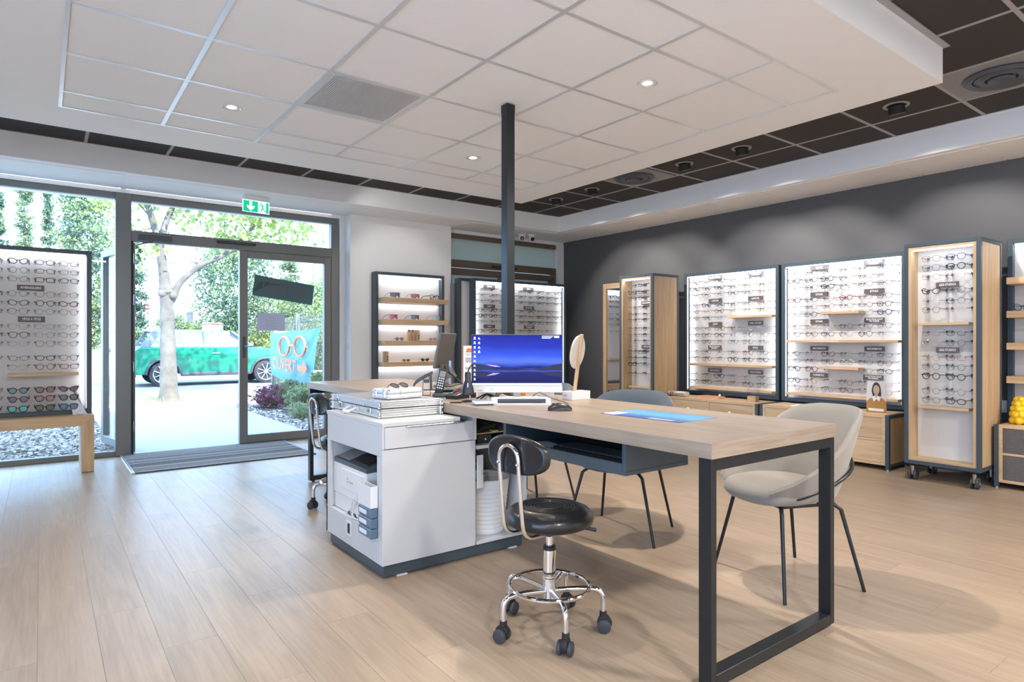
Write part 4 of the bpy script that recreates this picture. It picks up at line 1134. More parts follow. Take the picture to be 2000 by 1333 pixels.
cb('flap_board', (1.763, 2.645, 0.352), (1.800, 2.652, 0.520))
for (x_, y_) in ((1.33, 2.665), (1.98, 2.665)):
    cb('plinth_clip', (x_, y_, 0.0), (x_ + 0.05, y_ + 0.02, 0.006), 'wplastic', 0)
so_ = cb('socket_plate', (1.240, 3.005, 0.115), (1.245, 3.060, 0.190), 'wplastic')
cb('socket_insert', (1.238, 3.017, 0.128), (1.241, 3.042, 0.178), 'matte', 0, so_)

# printer
t = thing('printer', 'white laser printer with dark slanted top in the white cabinet niche', 'printer', (1.262, 2.86, 0.2085))
B().box((0.004, 0, 0.0), (0.37, 0.425, 0.085), 0.006).done('paper_tray', 'wplastic', t)
B().prism([(0.0, 0.088), (0.37, 0.088), (0.37, 0.265), (0.0, 0.245)], 0, 0.425, 'Y', bev=0.004).done('body', 'wplastic', t)
B().prism([(0.0, 0.246), (0.37, 0.266), (0.37, 0.330), (0.19, 0.325), (0.0, 0.268)], 0.0, 0.425, 'Y', bev=0.004).done('dark_top', 'dgrey', t)
B().prism([(0.012, 0.2735), (0.105, 0.3035), (0.104, 0.309), (0.010, 0.280)], 0.24, 0.39, 'Y').done('touch_panel', 'mgrey', t)
B().prism([(0.02, 0.276), (0.15, 0.318), (0.15, 0.321), (0.02, 0.279)], 0.03, 0.20, 'Y').done('vent_panel', 'black', t)
B().box((-0.002, 0.03, 0.125), (0.001, 0.33, 0.225), 0.001).done('front_flap', 'wplastic', t)
B().box((-0.004, 0.035, 0.175), (-0.0015, 0.050, 0.195), 0.0005).done('flap_catch', 'mgrey', t)
for q in (0.0, 0.016):
    B().cyl((-0.0022, 0.235, 0.165 + q), (-0.0032, 0.235, 0.165 + q), 0.006, 14).done('emblem', 'ink_g', t)
B().box((-0.0032, 0.165, 0.163), (-0.0022, 0.215, 0.172)).done('emblem_word', 'ink_g', t)
B().box((-0.001, 0.14, 0.0), (0.004, 0.24, 0.018), 0.001).done('tray_grip', 'dgrey', t)
t = thing('drawer_organizer', 'small tower of smoky blue drawers with a translucent white tray on top', 'organizer', (1.205, 2.69, 0.187))
for i in range(3):
    z_ = i * 0.047
    dr = B().box((0, 0, z_), (0.036, 0.14, z_ + 0.045), 0.004).done('drawer', plain('smoky_blue', (0.10, 0.17, 0.24), 0.25) if i == 0 else bpy.data.materials['smoky_blue'], t)
    B().box((-0.002, 0.045, z_ + 0.012), (0.0005, 0.125, z_ + 0.032), 0.001).done('label_card', 'paper', dr)
b = B(); z_ = 0.142
b.box((0, 0, z_), (0.036, 0.14, z_ + 0.005)); b.box((0, 0, z_ + 0.005), (0.003, 0.14, z_ + 0.10)); b.box((0.033, 0, z_ + 0.005), (0.036, 0.14, z_ + 0.10)); b.box((0.003, 0, z_ + 0.005), (0.033, 0.003, z_ + 0.10)); b.box((0.003, 0.137, z_ + 0.005), (0.033, 0.14, z_ + 0.10))
b.done('open_tray', 'wplastic', t)
def spline(pts, n=5):
    P_ = [Vector(p) for p in pts]; out = []
    for i in range(len(P_) - 1):
        p0, p1, p2, p3 = P_[max(i - 1, 0)], P_[i], P_[i + 1], P_[min(i + 2, len(P_) - 1)]
        for j in range(n):
            u = j / n
            out.append(0.5 * ((2 * p1) + (p2 - p0) * u + (2 * p0 - 5 * p1 + 4 * p2 - p3) * u * u + (3 * p1 - p0 - 3 * p2 + p3) * u ** 3))
    return out + [P_[-1]]
def cable(pts, r, mat, label, n=3, sc=0.0, seed=0, name='cable', cat='cable'):
    """smooth polyline cable through points; n variants form one loose bundle"""
    rnd = random.Random(seed)
    b = B()
    for k in range(n):
        P_ = [Vector(p) + Vector((rnd.uniform(-sc, sc), rnd.uniform(-sc, sc), rnd.uniform(-sc, sc) * 0.5)) for p in pts]
        out = []
        for i in range(len(P_) - 1):
            p0, p1, p2, p3 = P_[max(i - 1, 0)], P_[i], P_[i + 1], P_[min(i + 2, len(P_) - 1)]
            for j in range(6):
                u = j / 6
                out.append(0.5 * ((2 * p1) + (p2 - p0) * u + (2 * p0 - 5 * p1 + 4 * p2 - p3) * u * u + (3 * p1 - p0 - 3 * p2 + p3) * u ** 3))
        out.append(P_[-1])
        b.tube(out, r, 6)
    o = b.done(name, mat, None)
    tag(o, label, cat)
    return o
cable([(1.250, 2.90, 0.36), (1.246, 2.95, 0.31), (1.248, 3.02, 0.24), (1.250, 3.0, 0.215), (1.247, 2.92, 0.218), (1.25, 2.90, 0.26)], 0.0022, 'wplastic', 'loops of thin white cable hanging in front of the printer', 4, 0.016, 3)
t = thing('router', 'small dark network box in the upper shelf of the white cabinet', 'network box', (1.80, 2.70, 0.5685))
B().box((0, 0, 0), (0.09, 0.08, 0.045), 0.003).done('body', 'black', t)
B().cyl((0.05, -0.0005, 0.02), (0.05, -0.002, 0.02), 0.005, 12).done('button', 'paper', t)
B().box((0.10, -0.01, 0.0), (0.20, 0.07, 0.03), 0.003).done('second_unit', 'matte', t)
t = thing('cable_board', 'beige board with a green clip bridging the tangled cables', 'board', (1.79, 2.69, 0.6175), R(0))
B().box((0, 0, 0), (0.22, 0.10, 0.006), 0.001).done('board', 'oak_x', t)
B().box((0.10, -0.002, 0.006), (0.135, 0.03, 0.014), 0.002).done('clip', plain('lime_plastic', (0.35, 0.55, 0.12), 0.4), t)
cable([(1.78, 2.70, 0.63), (1.86, 2.68, 0.66), (1.93, 2.73, 0.64), (1.99, 2.69, 0.67), (2.05, 2.75, 0.64), (1.92, 2.80, 0.67), (1.80, 2.76, 0.69)], 0.0045, 'matte', 'tangle of black cables stuffed under the desk top', 5, 0.016, 4)
cable([(1.80, 2.75, 0.55), (1.815, 2.72, 0.50), (1.835, 2.715, 0.46), (1.825, 2.72, 0.42), (1.85, 2.73, 0.40), (1.83, 2.75, 0.45), (1.81, 2.76, 0.53)], 0.003, 'matte', 'black cables hanging behind the waste bin', 2, 0.012, 5)
t = thing('waste_bin', 'white round ribbed waste bin standing in the open end of the white cabinet', 'bin', (1.912, 2.80, 0.082))
prof = [(0, 0.001), (0.100, 0.001)]
for i in range(12):
    z_ = 0.01 + i * 0.023; r_ = 0.103 + 0.032 * z_ / 0.29
    prof += [(r_, z_), (r_ + 0.0012, z_ + 0.004), (r_, z_ + 0.02)]
prof += [(0.138, 0.285), (0.141, 0.292), (0.136, 0.293), (0.10, 0.02), (0, 0.018)]
B().lathe(prof, seg=48).done('bucket', 'wplastic', t)
B().lathe([(0.139, 0.289), (0.1425, 0.292), (0.139, 0.296), (0.134, 0.292)], seg=48).done('liner_rim', 'mgrey', t)

# ------------------------------------------------------------------ things on the desk and cabinet
TOP = 0.7802
t = thing('aluminium_case', 'large ribbed aluminium flight case lying on the white cabinet', 'case', (1.305, 2.812, 0.7225))
cw, cl_, ch = 0.350, 0.615, 0.082
b = B()
for (za, zb_) in ((0.0, 0.045), (0.047, ch)):
    b.box((0.006, 0.006, za + 0.001), (cw - 0.006, cl_ - 0.006, zb_ - 0.001), 0.004)
    for i in range(4):
        zz = za + (zb_ - za) * (i + 0.5) / 4
        b.box((0.0045, 0.0045, zz - 0.0030), (cw - 0.0045, cl_ - 0.0045, zz + 0.0030), 0.001)
b.done('shell', 'alucase', t)
for (x_, y_) in ((0.004, 0.004), (cw - 0.004, 0.004), (0.004, cl_ - 0.004), (cw - 0.004, cl_ - 0.004)):
    B().cyl((x_, y_, 0.001), (x_, y_, 0.043), 0.0085, 14).done('corner_edge', 'steel', t)
    B().cyl((x_, y_, 0.048), (x_, y_, ch), 0.0085, 14).done('corner_edge', 'steel', t)
    for zz in (0.008, 0.036, 0.054, 0.075):
        B().ball((x_ + (-0.006 if x_ < 0.1 else 0.006), y_ + (-0.006 if y_ < 0.1 else 0.006), zz), 0.0065, 10, 7).done('corner_cap', 'chrome', t)
for y_ in (0.12, 0.49):
    l_ = B().box((-0.004, y_ - 0.022, 0.018), (0.004, y_ + 0.022, 0.046), 0.002).done('latch', 'chrome', t)
    B().box((-0.008, y_ - 0.010, 0.022), (-0.003, y_ + 0.010, 0.040), 0.002).done('latch_hook', 'mgrey', l_)
    B().box((-0.003, y_ + 0.03, 0.052), (0.004, y_ + 0.048, 0.066), 0.002).done('hasp', 'chrome', t)
for y_ in (0.26, 0.345):
    B().box((-0.006, y_ - 0.008, 0.018), (0.004, y_ + 0.008, 0.044), 0.002).done('handle_mount', 'chrome', t)
B().tube([(-0.006, 0.26, 0.034), (-0.032, 0.262, 0.024), (-0.046, 0.275, 0.014), (-0.048, 0.3025, 0.012), (-0.046, 0.33, 0.014), (-0.032, 0.343, 0.024), (-0.006, 0.345, 0.034)], [0.004, 0.005, 0.0085, 0.009, 0.0085, 0.005, 0.004], 12).done('handle', 'wplastic', t)
t = thing('small_case', 'small silver-white hard case with clasps lying on the big aluminium case', 'case', (1.388, 2.885, 0.8055), R(9))
B().box((0, 0, 0.0), (0.215, 0.145, 0.026), 0.006, seg=2).done('base_shell', 'wplastic', t)
B().box((0, 0, 0.027), (0.215, 0.145, 0.050), 0.006, seg=2).done('lid_shell', 'wplastic', t)
for (x_, y_) in ((0.006, 0.006), (0.209, 0.006), (0.006, 0.139), (0.209, 0.139)):
    for zz in (0.008, 0.042):
        B().ball((x_, y_, zz), 0.009, 10, 7).done('corner_cap', 'chrome', t)
for y_ in (0.035, 0.11):
    B().box((-0.004, y_ - 0.010, 0.010), (0.003, y_ + 0.010, 0.044), 0.002).done('clasp', 'chrome', t)
B().tube([(-0.002, 0.05, 0.05), (0.01, 0.05, 0.056), (0.06, 0.03, 0.054), (0.075, -0.002, 0.040), (0.07, -0.004, 0.02)], 0.0022, 6).done('strap_wire', 'steel', t)
o = eyeglasses(Matrix.Translation((1.50, 2.985, 0.8675)) @ Matrix.Rotation(R(20), 4, 'Z') @ Matrix.Rotation(R(-62), 4, 'X'), 'pantos', 'black', 'medium', 'dark glasses lying on top of the small silver case', None, 'grey', 'sunglasses')

# main monitor
t = thing('monitor', 'white-edged flat monitor showing a blue lake at dusk', 'monitor', (2.061, 2.706, TOP), R(-37.3))
T_ = Matrix.Rotation(R(-4), 4, 'X')
B().box((-0.12, -0.03, 0), (0.12, 0.15, 0.008), 0.003).done('base', 'wplastic', t)
B().box((-0.022, 0.045, 0.008), (0.022, 0.060, 0.22), 0.003).done('neck', 'steel', t)
B().box((-0.243, 0.0, 0.045), (0.243, 0.035, 0.352), 0.006).done('rear_shell', 'wplastic', t)
fr = B().box((-0.246, -0.008, 0.040), (0.246, 0.0, 0.355), 0.002).done('bezel', 'wplastic', t)
B().box((-0.2455, -0.0095, 0.078), (0.2455, -0.008, 0.3545)).done('edge_gasket', 'black', t)
sc_ = B().box((-0.2425, -0.0105, 0.0795), (0.2425, -0.0095, 0.3520)).done('screen', 'screen', t)
B().box((-0.2425, -0.0112, 0.0795), (0.2425, -0.0106, 0.0915)).done('task_bar', glow('taskbar', (0.55, 0.66, 0.86), 0.9), sc_)
hill = glow('picture_hill', (0.002, 0.004, 0.03), 1.0); pink = glow('picture_pink', (0.30, 0.18, 0.50), 0.9)
def pic(n_, pts, m_, d_):
    B().prism([(x_, z_) for x_, z_ in pts], -0.0106 - d_, -0.0105 - d_, 'Y').done(n_, m_, sc_)
pic('picture_hill', [(-0.2425, 0.196), (-0.205, 0.197), (-0.17, 0.188), (-0.13, 0.172), (-0.08, 0.165), (-0.2425, 0.160)], hill, 0.0002)
pic('picture_hill', [(0.2425, 0.198), (0.20, 0.192), (0.16, 0.180), (0.11, 0.170), (0.05, 0.166), (0.2425, 0.160)], hill, 0.0002)
pic('picture_hill', [(-0.2425, 0.150), (-0.17, 0.141), (-0.10, 0.150), (-0.14, 0.132), (-0.19, 0.122), (-0.2425, 0.120)], hill, 0.0002)
pic('picture_hill', [(0.2425, 0.150), (0.12, 0.148), (0.17, 0.135), (0.2425, 0.126)], hill, 0.0002)
pic('picture_glow', [(-0.165, 0.196), (-0.15, 0.192), (-0.11, 0.187), (-0.085, 0.180), (-0.12, 0.180), (-0.145, 0.186)], pink, 0.0004)
pic('picture_glow', [(-0.165, 0.131), (-0.13, 0.146), (-0.09, 0.146), (-0.12, 0.137)], pink, 0.0004)
b = B(); rnd = random.Random(2)
for i in range(10):
    for j in range(2 if i < 4 else 1):
        x_, z_ = -0.228 + j * 0.024, 0.337 - i * 0.0245
        b.box((x_ - 0.0045, -0.0113, z_ - 0.004), (x_ + rnd.uniform(0.002, 0.0045), -0.0107, z_ + rnd.uniform(0.001, 0.005)))
        b.box((x_ - 0.007, -0.0113, z_ - 0.0085), (x_ + 0.007, -0.0107, z_ - 0.0070))
b.done('desktop_icon_set', glow('icon_white', (0.75, 0.85, 0.95), 0.8), sc_, kind='stuff')
b = B()
for i in range(4):
    b.box((0.135, -0.0113, 0.3465 - i * 0.0045), (0.20 - i * 0.006, -0.0107, 0.3478 - i * 0.0045))
b.box((0.202, -0.0113, 0.337), (0.228, -0.0107, 0.348))
b.done('status_text', bpy.data.materials['icon_white'], sc_)
B().box((-0.21, -0.0095, 0.050), (-0.185, -0.0085, 0.054)).done('logo_mark', 'ink_g', fr)
text('lettering', 'AOC', 0.011, fr, (-0.135, -0.0088, 0.056), (R(90), 0, 0), 'ink_g', 0.0003)
# second monitor, seen from behind
t = thing('monitor', 'dark grey flat monitor seen from behind, leaning over its plate stand', 'monitor', (2.30, 3.90, TOP), R(223))
# local -Y is the screen side; it looks away from the camera
tl = Matrix.Translation((0, 0, 0.165)) @ Matrix.Rotation(R(-11), 4, 'X')
B().box((-0.20, -0.006, -0.035), (0.20, 0.012, 0.215), 0.004, mat=tl).done('rear_shell', 'taupe', t)
B().box((-0.195, -0.008, -0.03), (0.195, -0.006, 0.21), mat=tl).done('screen', 'black', t)
B().prism([(-0.15, 0.0), (0.15, 0.0), (0.11, 0.11), (-0.11, 0.11)], 0.0, 0.012, 'Y', mat=Matrix.Translation((0, 0.055, 0.055)) @ Matrix.Rotation(R(24), 4, 'X')).done('stand_plate', 'taupe', t)
B().box((-0.13, -0.03, 0.0), (0.13, 0.10, 0.01), 0.003).done('base', 'taupe', t)
B().box((-0.012, 0.05, 0.01), (0.012, 0.065, 0.18), 0.002).done('neck', 'steel', t)
B().ball((0.0, 0.0145, 0.13), (0.022, 0.001, 0.022), 20, 8).done('rear_badge', 'steel', t)
cable([(2.29, 3.86, 0.93), (2.26, 3.80, 0.90), (2.31, 3.78, 0.85), (2.36, 3.72, 0.80), (2.38, 3.65, 0.787)], 0.004, 'matte', 'black cables hanging from the back of the far monitor', 2, 0.01, 9)
t = thing('document_holder', 'dark curved reading visor rising beside the cordless phone', 'holder', (1.98, 3.60, TOP), R(-30))
b = B(); rows = []
for i in range(9):
    u = i / 8
    rows.append([(-0.065 + 0.125 * u, -0.01 - 0.01 * v, 0.040 + 0.085 * u ** 0.62 - v * 0.026 * (1 - 0.2 * u)) for v in (0, 0.5, 1)])
b.sheet(rows); b.sheet([[(p[0], p[1] + 0.004, p[2]) for p in r] for r in rows])
b.done('visor', 'dgrey', t)
B().tube([(0.045, 0, 0.11), (0.05, 0.0, 0.05), (0.05, 0, 0.0)], 0.006, 8).done('stem', 'dgrey', t)
B().box((0.0, -0.05, 0), (0.10, 0.05, 0.006), 0.002).done('foot', 'dgrey', t)
t = thing('wire_stand', 'small wire display loop standing left of the cordless phone', 'stand', (1.80, 3.235, TOP), R(-30))
B().tube([(-0.022, 0, 0.0), (-0.020, 0, 0.09), (-0.012, 0, 0.118), (0.0, 0, 0.126), (0.012, 0, 0.118), (0.020, 0, 0.09), (0.022, 0, 0.0)], 0.0016, 6).done('wire_loop', 'matte', t)
B().box((-0.016, -0.002, 0.075), (0.016, 0.002, 0.095), 0.001).done('clip', 'dgrey', t)
B().box((-0.026, -0.015, 0), (0.026, 0.015, 0.003), 0.001).done('foot', 'matte', t)
t = thing('cordless_phone', 'grey and black cordless phone upright in its charging base', 'telephone', (1.83, 3.12, TOP), R(-35))
B().box((-0.045, -0.05, 0), (0.05, 0.055, 0.022), 0.006, seg=2).done('charging_base', 'dgrey', t)
hm = Matrix.Translation((0, 0.0, 0.085)) @ Matrix.Rotation(R(12), 4, 'Y') @ Matrix.Rotation(R(-8), 4, 'X')
hs_ = B().box((-0.023, -0.011, -0.075), (0.023, 0.011, 0.075), 0.006, mat=hm, seg=2).done('handset', 'black', t)
B().box((-0.017, -0.0125, 0.028), (0.017, -0.011, 0.062), 0.0005, mat=hm).done('display', 'mgrey', hs_)
b = B()
for i in range(5):
    for j in range(3):
        b.box((-0.016 + j * 0.012, -0.013, 0.016 - i * 0.014), (-0.008 + j * 0.012, -0.011, 0.024 - i * 0.014), 0.001, mat=hm)
b.done('key_pad', 'steel', hs_)
t = thing('desk_phone', 'flat black telephone base station behind the cordless phone', 'telephone', (1.93, 3.22, TOP), R(-30))
B().prism([(-0.05, 0), (0.05, 0), (0.05, 0.035), (-0.05, 0.012)], -0.05, 0.06, 'X', bev=0.003).done('base', 'black', t)
B().box((-0.045, -0.03, 0.030), (0.04, 0.03, 0.040), 0.004, mat=Matrix.Rotation(R(10), 4, 'X')).done('handset_rest', 'dgrey', t)
t = thing('payment_terminal', 'black card payment terminal with green and red keys, propped up', 'payment terminal', (1.885, 2.99, TOP), R(-68))
B().prism([(-0.095, 0), (0.09, 0), (0.09, 0.072), (-0.095, 0.020)], -0.040, 0.040, 'X', bev=0.004).done('body', 'black', t)
tm_ = Matrix.Translation((0, 0, 0.046)) @ Matrix.Rotation(math.atan2(0.052, 0.185), 4, 'X')
B().box((-0.030, 0.015, 0.002), (0.030, 0.080, 0.0035), mat=tm_).done('display', 'dgrey', t)
b = B()
for i in range(4):
    for j in range(3):
        b.box((-0.026 + j * 0.019, -0.050 + i * 0.014, 0.002), (-0.012 + j * 0.019, -0.041 + i * 0.014, 0.005), 0.001, mat=tm_)
b.done('key_pad', 'rubber', t)
B().box((-0.028, -0.072, 0.002), (-0.012, -0.060, 0.006), 0.001, mat=tm_).done('green_key', plain('green_key', (0.05, 0.50, 0.15), 0.4), t)
B().box((0.012, -0.072, 0.002), (0.028, -0.060, 0.006), 0.001, mat=tm_).done('red_key', 'red', t)
t = thing('barcode_scanner', 'black handheld barcode scanner with blue light in its stand', 'scanner', (1.79, 2.775, TOP), R(-33))
B().lathe([(0, 0), (0.035, 0), (0.034, 0.005), (0.010, 0.010), (0, 0.011)], seg=24).done('stand_base', 'matte', t)
B().tube([(0.012, 0.0, 0.008), (0.012, 0.002, 0.07)], 0.004, 8).done('stand_rod', 'steel', t)
B().lathe([(0, 0.0), (0.034, 0.001), (0.036, 0.008), (0.034, 0.013), (0.029, 0.040), (0.020, 0.070), (0.016, 0.078), (0.0165, 0.115), (0.012, 0.122), (0, 0.123)], (0, 0, 0.035), 24, Matrix.Diagonal((1, 0.7, 1, 1))).done('body', 'black', t)
B().box((-0.003, -0.0215, 0.078), (0.002, -0.0155, 0.099), 0.001).done('blue_light', glow('blue_led', (0.15, 0.2, 1.0), 2.5), t)
B().tube([(0, 0, 0.155), (0.006, 0.004, 0.175), (0.02, 0.01, 0.195), (0.035, 0.02, 0.20)], 0.0035, 8).done('cord', 'matte', t)
t = thing('pen', 'short dark pen lying on the desk in front of the terminal', 'pen', (1.70, 2.75, TOP + 0.004), R(-30))
B().cyl((-0.03, 0, 0), (0.03, 0, 0), 0.004, 10).done('barrel', 'matte', t)
t = thing('charging_dock', 'small square white dock with grey top on the desk edge', 'dock', (1.775, 2.60, TOP), R(-22))
B().box((-0.055, -0.04, 0.006), (0.055, 0.045, 0.020), 0.005, seg=2).done('body', 'wplastic', t)
B().box((-0.047, -0.033, 0.020), (0.047, 0.038, 0.0215), 0.002).done('pad', 'steel', t)
B().box((-0.04, -0.03, 0.0), (0.04, 0.035, 0.006), 0.001).done('foot', 'dgrey', t)
t = thing('document_scanner', 'slim white portable document scanner in front of the lake monitor', 'scanner', (1.912, 2.475, TOP), R(-36.9))
B().prism([(0, 0), (0.075, 0), (0.075, 0.03), (0.008, 0.040), (0, 0.037)], -0.148, 0.148, 'X', bev=0.003).done('body', 'wplastic', t)
B().box((-0.118, -0.0015, 0.010), (0.122, 0.001, 0.031), 0.001).done('slot_panel', 'dgrey', t)
B().box((-0.108, -0.0025, 0.014), (0.100, -0.0012, 0.0175)).done('feed_slot', 'black', t)
t = thing('computer_mouse', 'black computer mouse with cord on the desk', 'mouse', (1.905, 2.175, TOP), R(53))
prof = []
b = B(); rows = []
for i in range(13):
    u = i / 12; y_ = -0.055 + 0.11 * u
    w_ = 0.032 * math.sin(PI * (0.08 + 0.84 * u)) ** 0.5; h_ = 0.036 * math.sin(PI * (0.06 + 0.86 * u)) ** 0.6
    rows.append([(w_ * math.cos(PI * k / 10), y_, max(0.001, h_ * math.sin(PI * k / 10))) for k in range(11)])
b.sheet(rows); b.bm.faces.new([b.bm.verts.new(p) for p in rows[0]]); b.bm.faces.new([b.bm.verts.new(p) for p in rows[-1]])
b.done('shell', 'black', t, smooth=60)
B().cyl((-0.003, 0.030, 0.026), (0.003, 0.030, 0.026), 0.008, 14).done('wheel', 'rubber', t)
cable([(1.955, 2.205, 0.792), (2.00, 2.22, 0.79), (2.03, 2.27, 0.80), (1.99, 2.36, 0.825), (2.015, 2.46, 0.84), (2.04, 2.56, 0.80)], 0.0016, 'matte', 'thin black mouse cord looping back towards the monitor', 1, 0, 1)
cable([(1.90, 2.84, 0.79), (1.96, 2.84, 0.81), (2.0, 2.80, 0.79), (2.06, 2.85, 0.81), (2.14, 2.88, 0.795), (2.20, 2.84, 0.785)], 0.0035, 'matte', 'knot of black cables on the desk behind the monitor', 4, 0.014, 12)
cable([(1.84, 2.66, 0.787), (1.88, 2.72, 0.80), (1.93, 2.77, 0.787), (1.99, 2.82, 0.790)], 0.002, 'wplastic', 'thin white cord running from the white dock', 1, 0, 2)
for n, (x_, y_, lb) in enumerate(((2.02, 2.925, 'white tapered carton partly hidden behind the left of the monitor'), (2.315, 2.78, 'white tapered carton showing under the right of the monitor'))):
    t = thing('carton', lb, 'carton', (x_, y_, TOP), R(-33))
    B().prism([(-0.055, 0), (0.055, 0), (0.043, 0.11), (-0.043, 0.11)], -0.035, 0.035, 'Y', bev=0.002).done('box', 'wplastic', t)
    B().box((-0.02, -0.008, 0.11), (0.02, 0.008, 0.113)).done('slot', 'mgrey', t)
t = thing('desk_cup', 'orange cup standing behind the monitor foot', 'cup', (2.19, 2.83, TOP))
B().lathe([(0, 0.001), (0.022, 0.001), (0.028, 0.07), (0.026, 0.07), (0.020, 0.006), (0, 0.006)], seg=24).done('cup', plain('amber_plastic', (0.65, 0.25, 0.05), 0.4), t)
B().cyl((0.005, 0.0, 0.01), (0.012, 0.004, 0.085), 0.0035, 8).done('pen', 'black', t)
t = thing('desk_mirror', 'round wooden-backed desk mirror on a stick in a white block', 'mirror', (2.348, 2.545, TOP))
B().box((-0.067, -0.042, 0), (0.067, 0.042, 0.046), 0.002).done('base_block', 'wplastic', t)
B().tube([(-0.0678, 0.012, 0.024), (-0.0678, 0.004, 0.031), (-0.0678, -0.004, 0.024), (-0.0678, 0.004, 0.017)], 0.001, 6, closed=True).done('logo_diamond', 'red', t)
B().box((-0.0682, 0.014, 0.022), (-0.067, 0.034, 0.027)).done('logo_word', 'ink_g', t)
hz = R(24)
tm_ = Matrix.Translation((-0.012, 0.0, 0.046)) @ Matrix.Rotation(hz, 4, 'Z') @ Matrix.Rotation(R(9), 4, 'X') @ Matrix.Rotation(R(-3), 4, 'Y')
B().box((-0.010, -0.008, -0.002), (0.010, 0.008, 0.315), 0.002, mat=tm_).done('stick', 'oak_z', t)
dm = tm_ @ Matrix.Translation((0, 0.011, 0.215)) @ Matrix.Rotation(R(90), 4, 'X')
B().lathe([(0, -0.006), (0.090, -0.006), (0.093, 0.0), (0.090, 0.004), (0, 0.004)], seg=48, mat=dm).done('disc_back', wood('pale_wood', (0.60, 0.53, 0.46), (0.78, 0.73, 0.68), 'Z', 0.5), t)
B().lathe([(0, -0.0075), (0.086, -0.0075), (0.086, -0.0062), (0, -0.0062)], seg=48, mat=dm).done('mirror_glass', 'mirror', t)
t = thing('desk_mat', 'glossy blue printed mat lying on the near half of the desk', 'desk mat', (2.11, 1.778, TOP), R(2.5))
m_ = B().box((-0.130, -0.208, 0.0), (0.130, 0.208, 0.0012)).done('sheet', 'mat', t)
B().box((-0.122, 0.135, 0.0013), (-0.03, 0.200, 0.0018)).done('white_field', 'paper', t)
b = B()
for i in range(3):
    b.box((-0.118 + i * 0.012, -0.16, 0.0013), (-0.114 + i * 0.012, -0.04, 0.0017))
b.done('print_line_set', 'paper', t)
b = B(); rnd = random.Random(4)
for i in range(7):
    b.tube([(0.03 + rnd.uniform(-0.03, 0.06), -0.14 + i * 0.045 + dx_, 0.0016) for dx_ in (0, 0.016, 0.03)], 0.0012, 4)
b.done('glasses_print', 'ink_g', t)
t = thing('info_sheet', 'standing price sheet with orange heading behind the desk phone', 'sign', (2.345, 3.50, TOP), R(-34), )
sh_ = B().box((-0.105, -0.003, 0.012), (0.105, 0.0, 0.290), 0.0005, mat=Matrix.Rotation(R(-6), 4, 'X')).done('sheet', 'paper', t)
mt_ = Matrix.Rotation(R(-6), 4, 'X')
b = B(); b.box((-0.1065, -0.0035, 0.0105), (-0.1035, 0.0005, 0.2915), mat=mt_); b.box((-0.1065, -0.0035, 0.2885), (0.1065, 0.0005, 0.2915), mat=mt_); b.done('orange_edge', 'orange', t)
B().prism([(-0.09, 0.245), (0.08, 0.245), (0.09, 0.272), (-0.078, 0.272)], -0.0042, -0.0032, 'Y', mat=mt_).done('heading_bar', 'orange', t)
b = B()
for (x0, x1, z_, h_) in ((-0.09, -0.02, 0.175, 0.035), (-0.09, -0.03, 0.130, 0.014), (-0.09, -0.01, 0.232, 0.004), (-0.09, 0.06, 0.224, 0.003), (-0.09, -0.04, 0.095, 0.004), (-0.09, -0.04, 0.085, 0.004), (-0.09, -0.035, 0.05, 0.02)):
    b.box((x0, -0.0040, z_), (x1, -0.0031, z_ + h_), mat=mt_)
b.done('print', 'ink_g', t)
B().box((-0.10, -0.03, 0), (0.10, 0.05, 0.012), 0.003).done('foot', 'acryl', t)
t = thing('paper_sheet', 'pale blue paper lying flat on the far half of the desk', 'paper', (2.05, 3.55, TOP), R(15))
B().box((-0.10, -0.145, 0), (0.10, 0.145, 0.0008)).done('sheet', plain('pale_blue_paper', (0.58, 0.68, 0.82), 0.6), t)

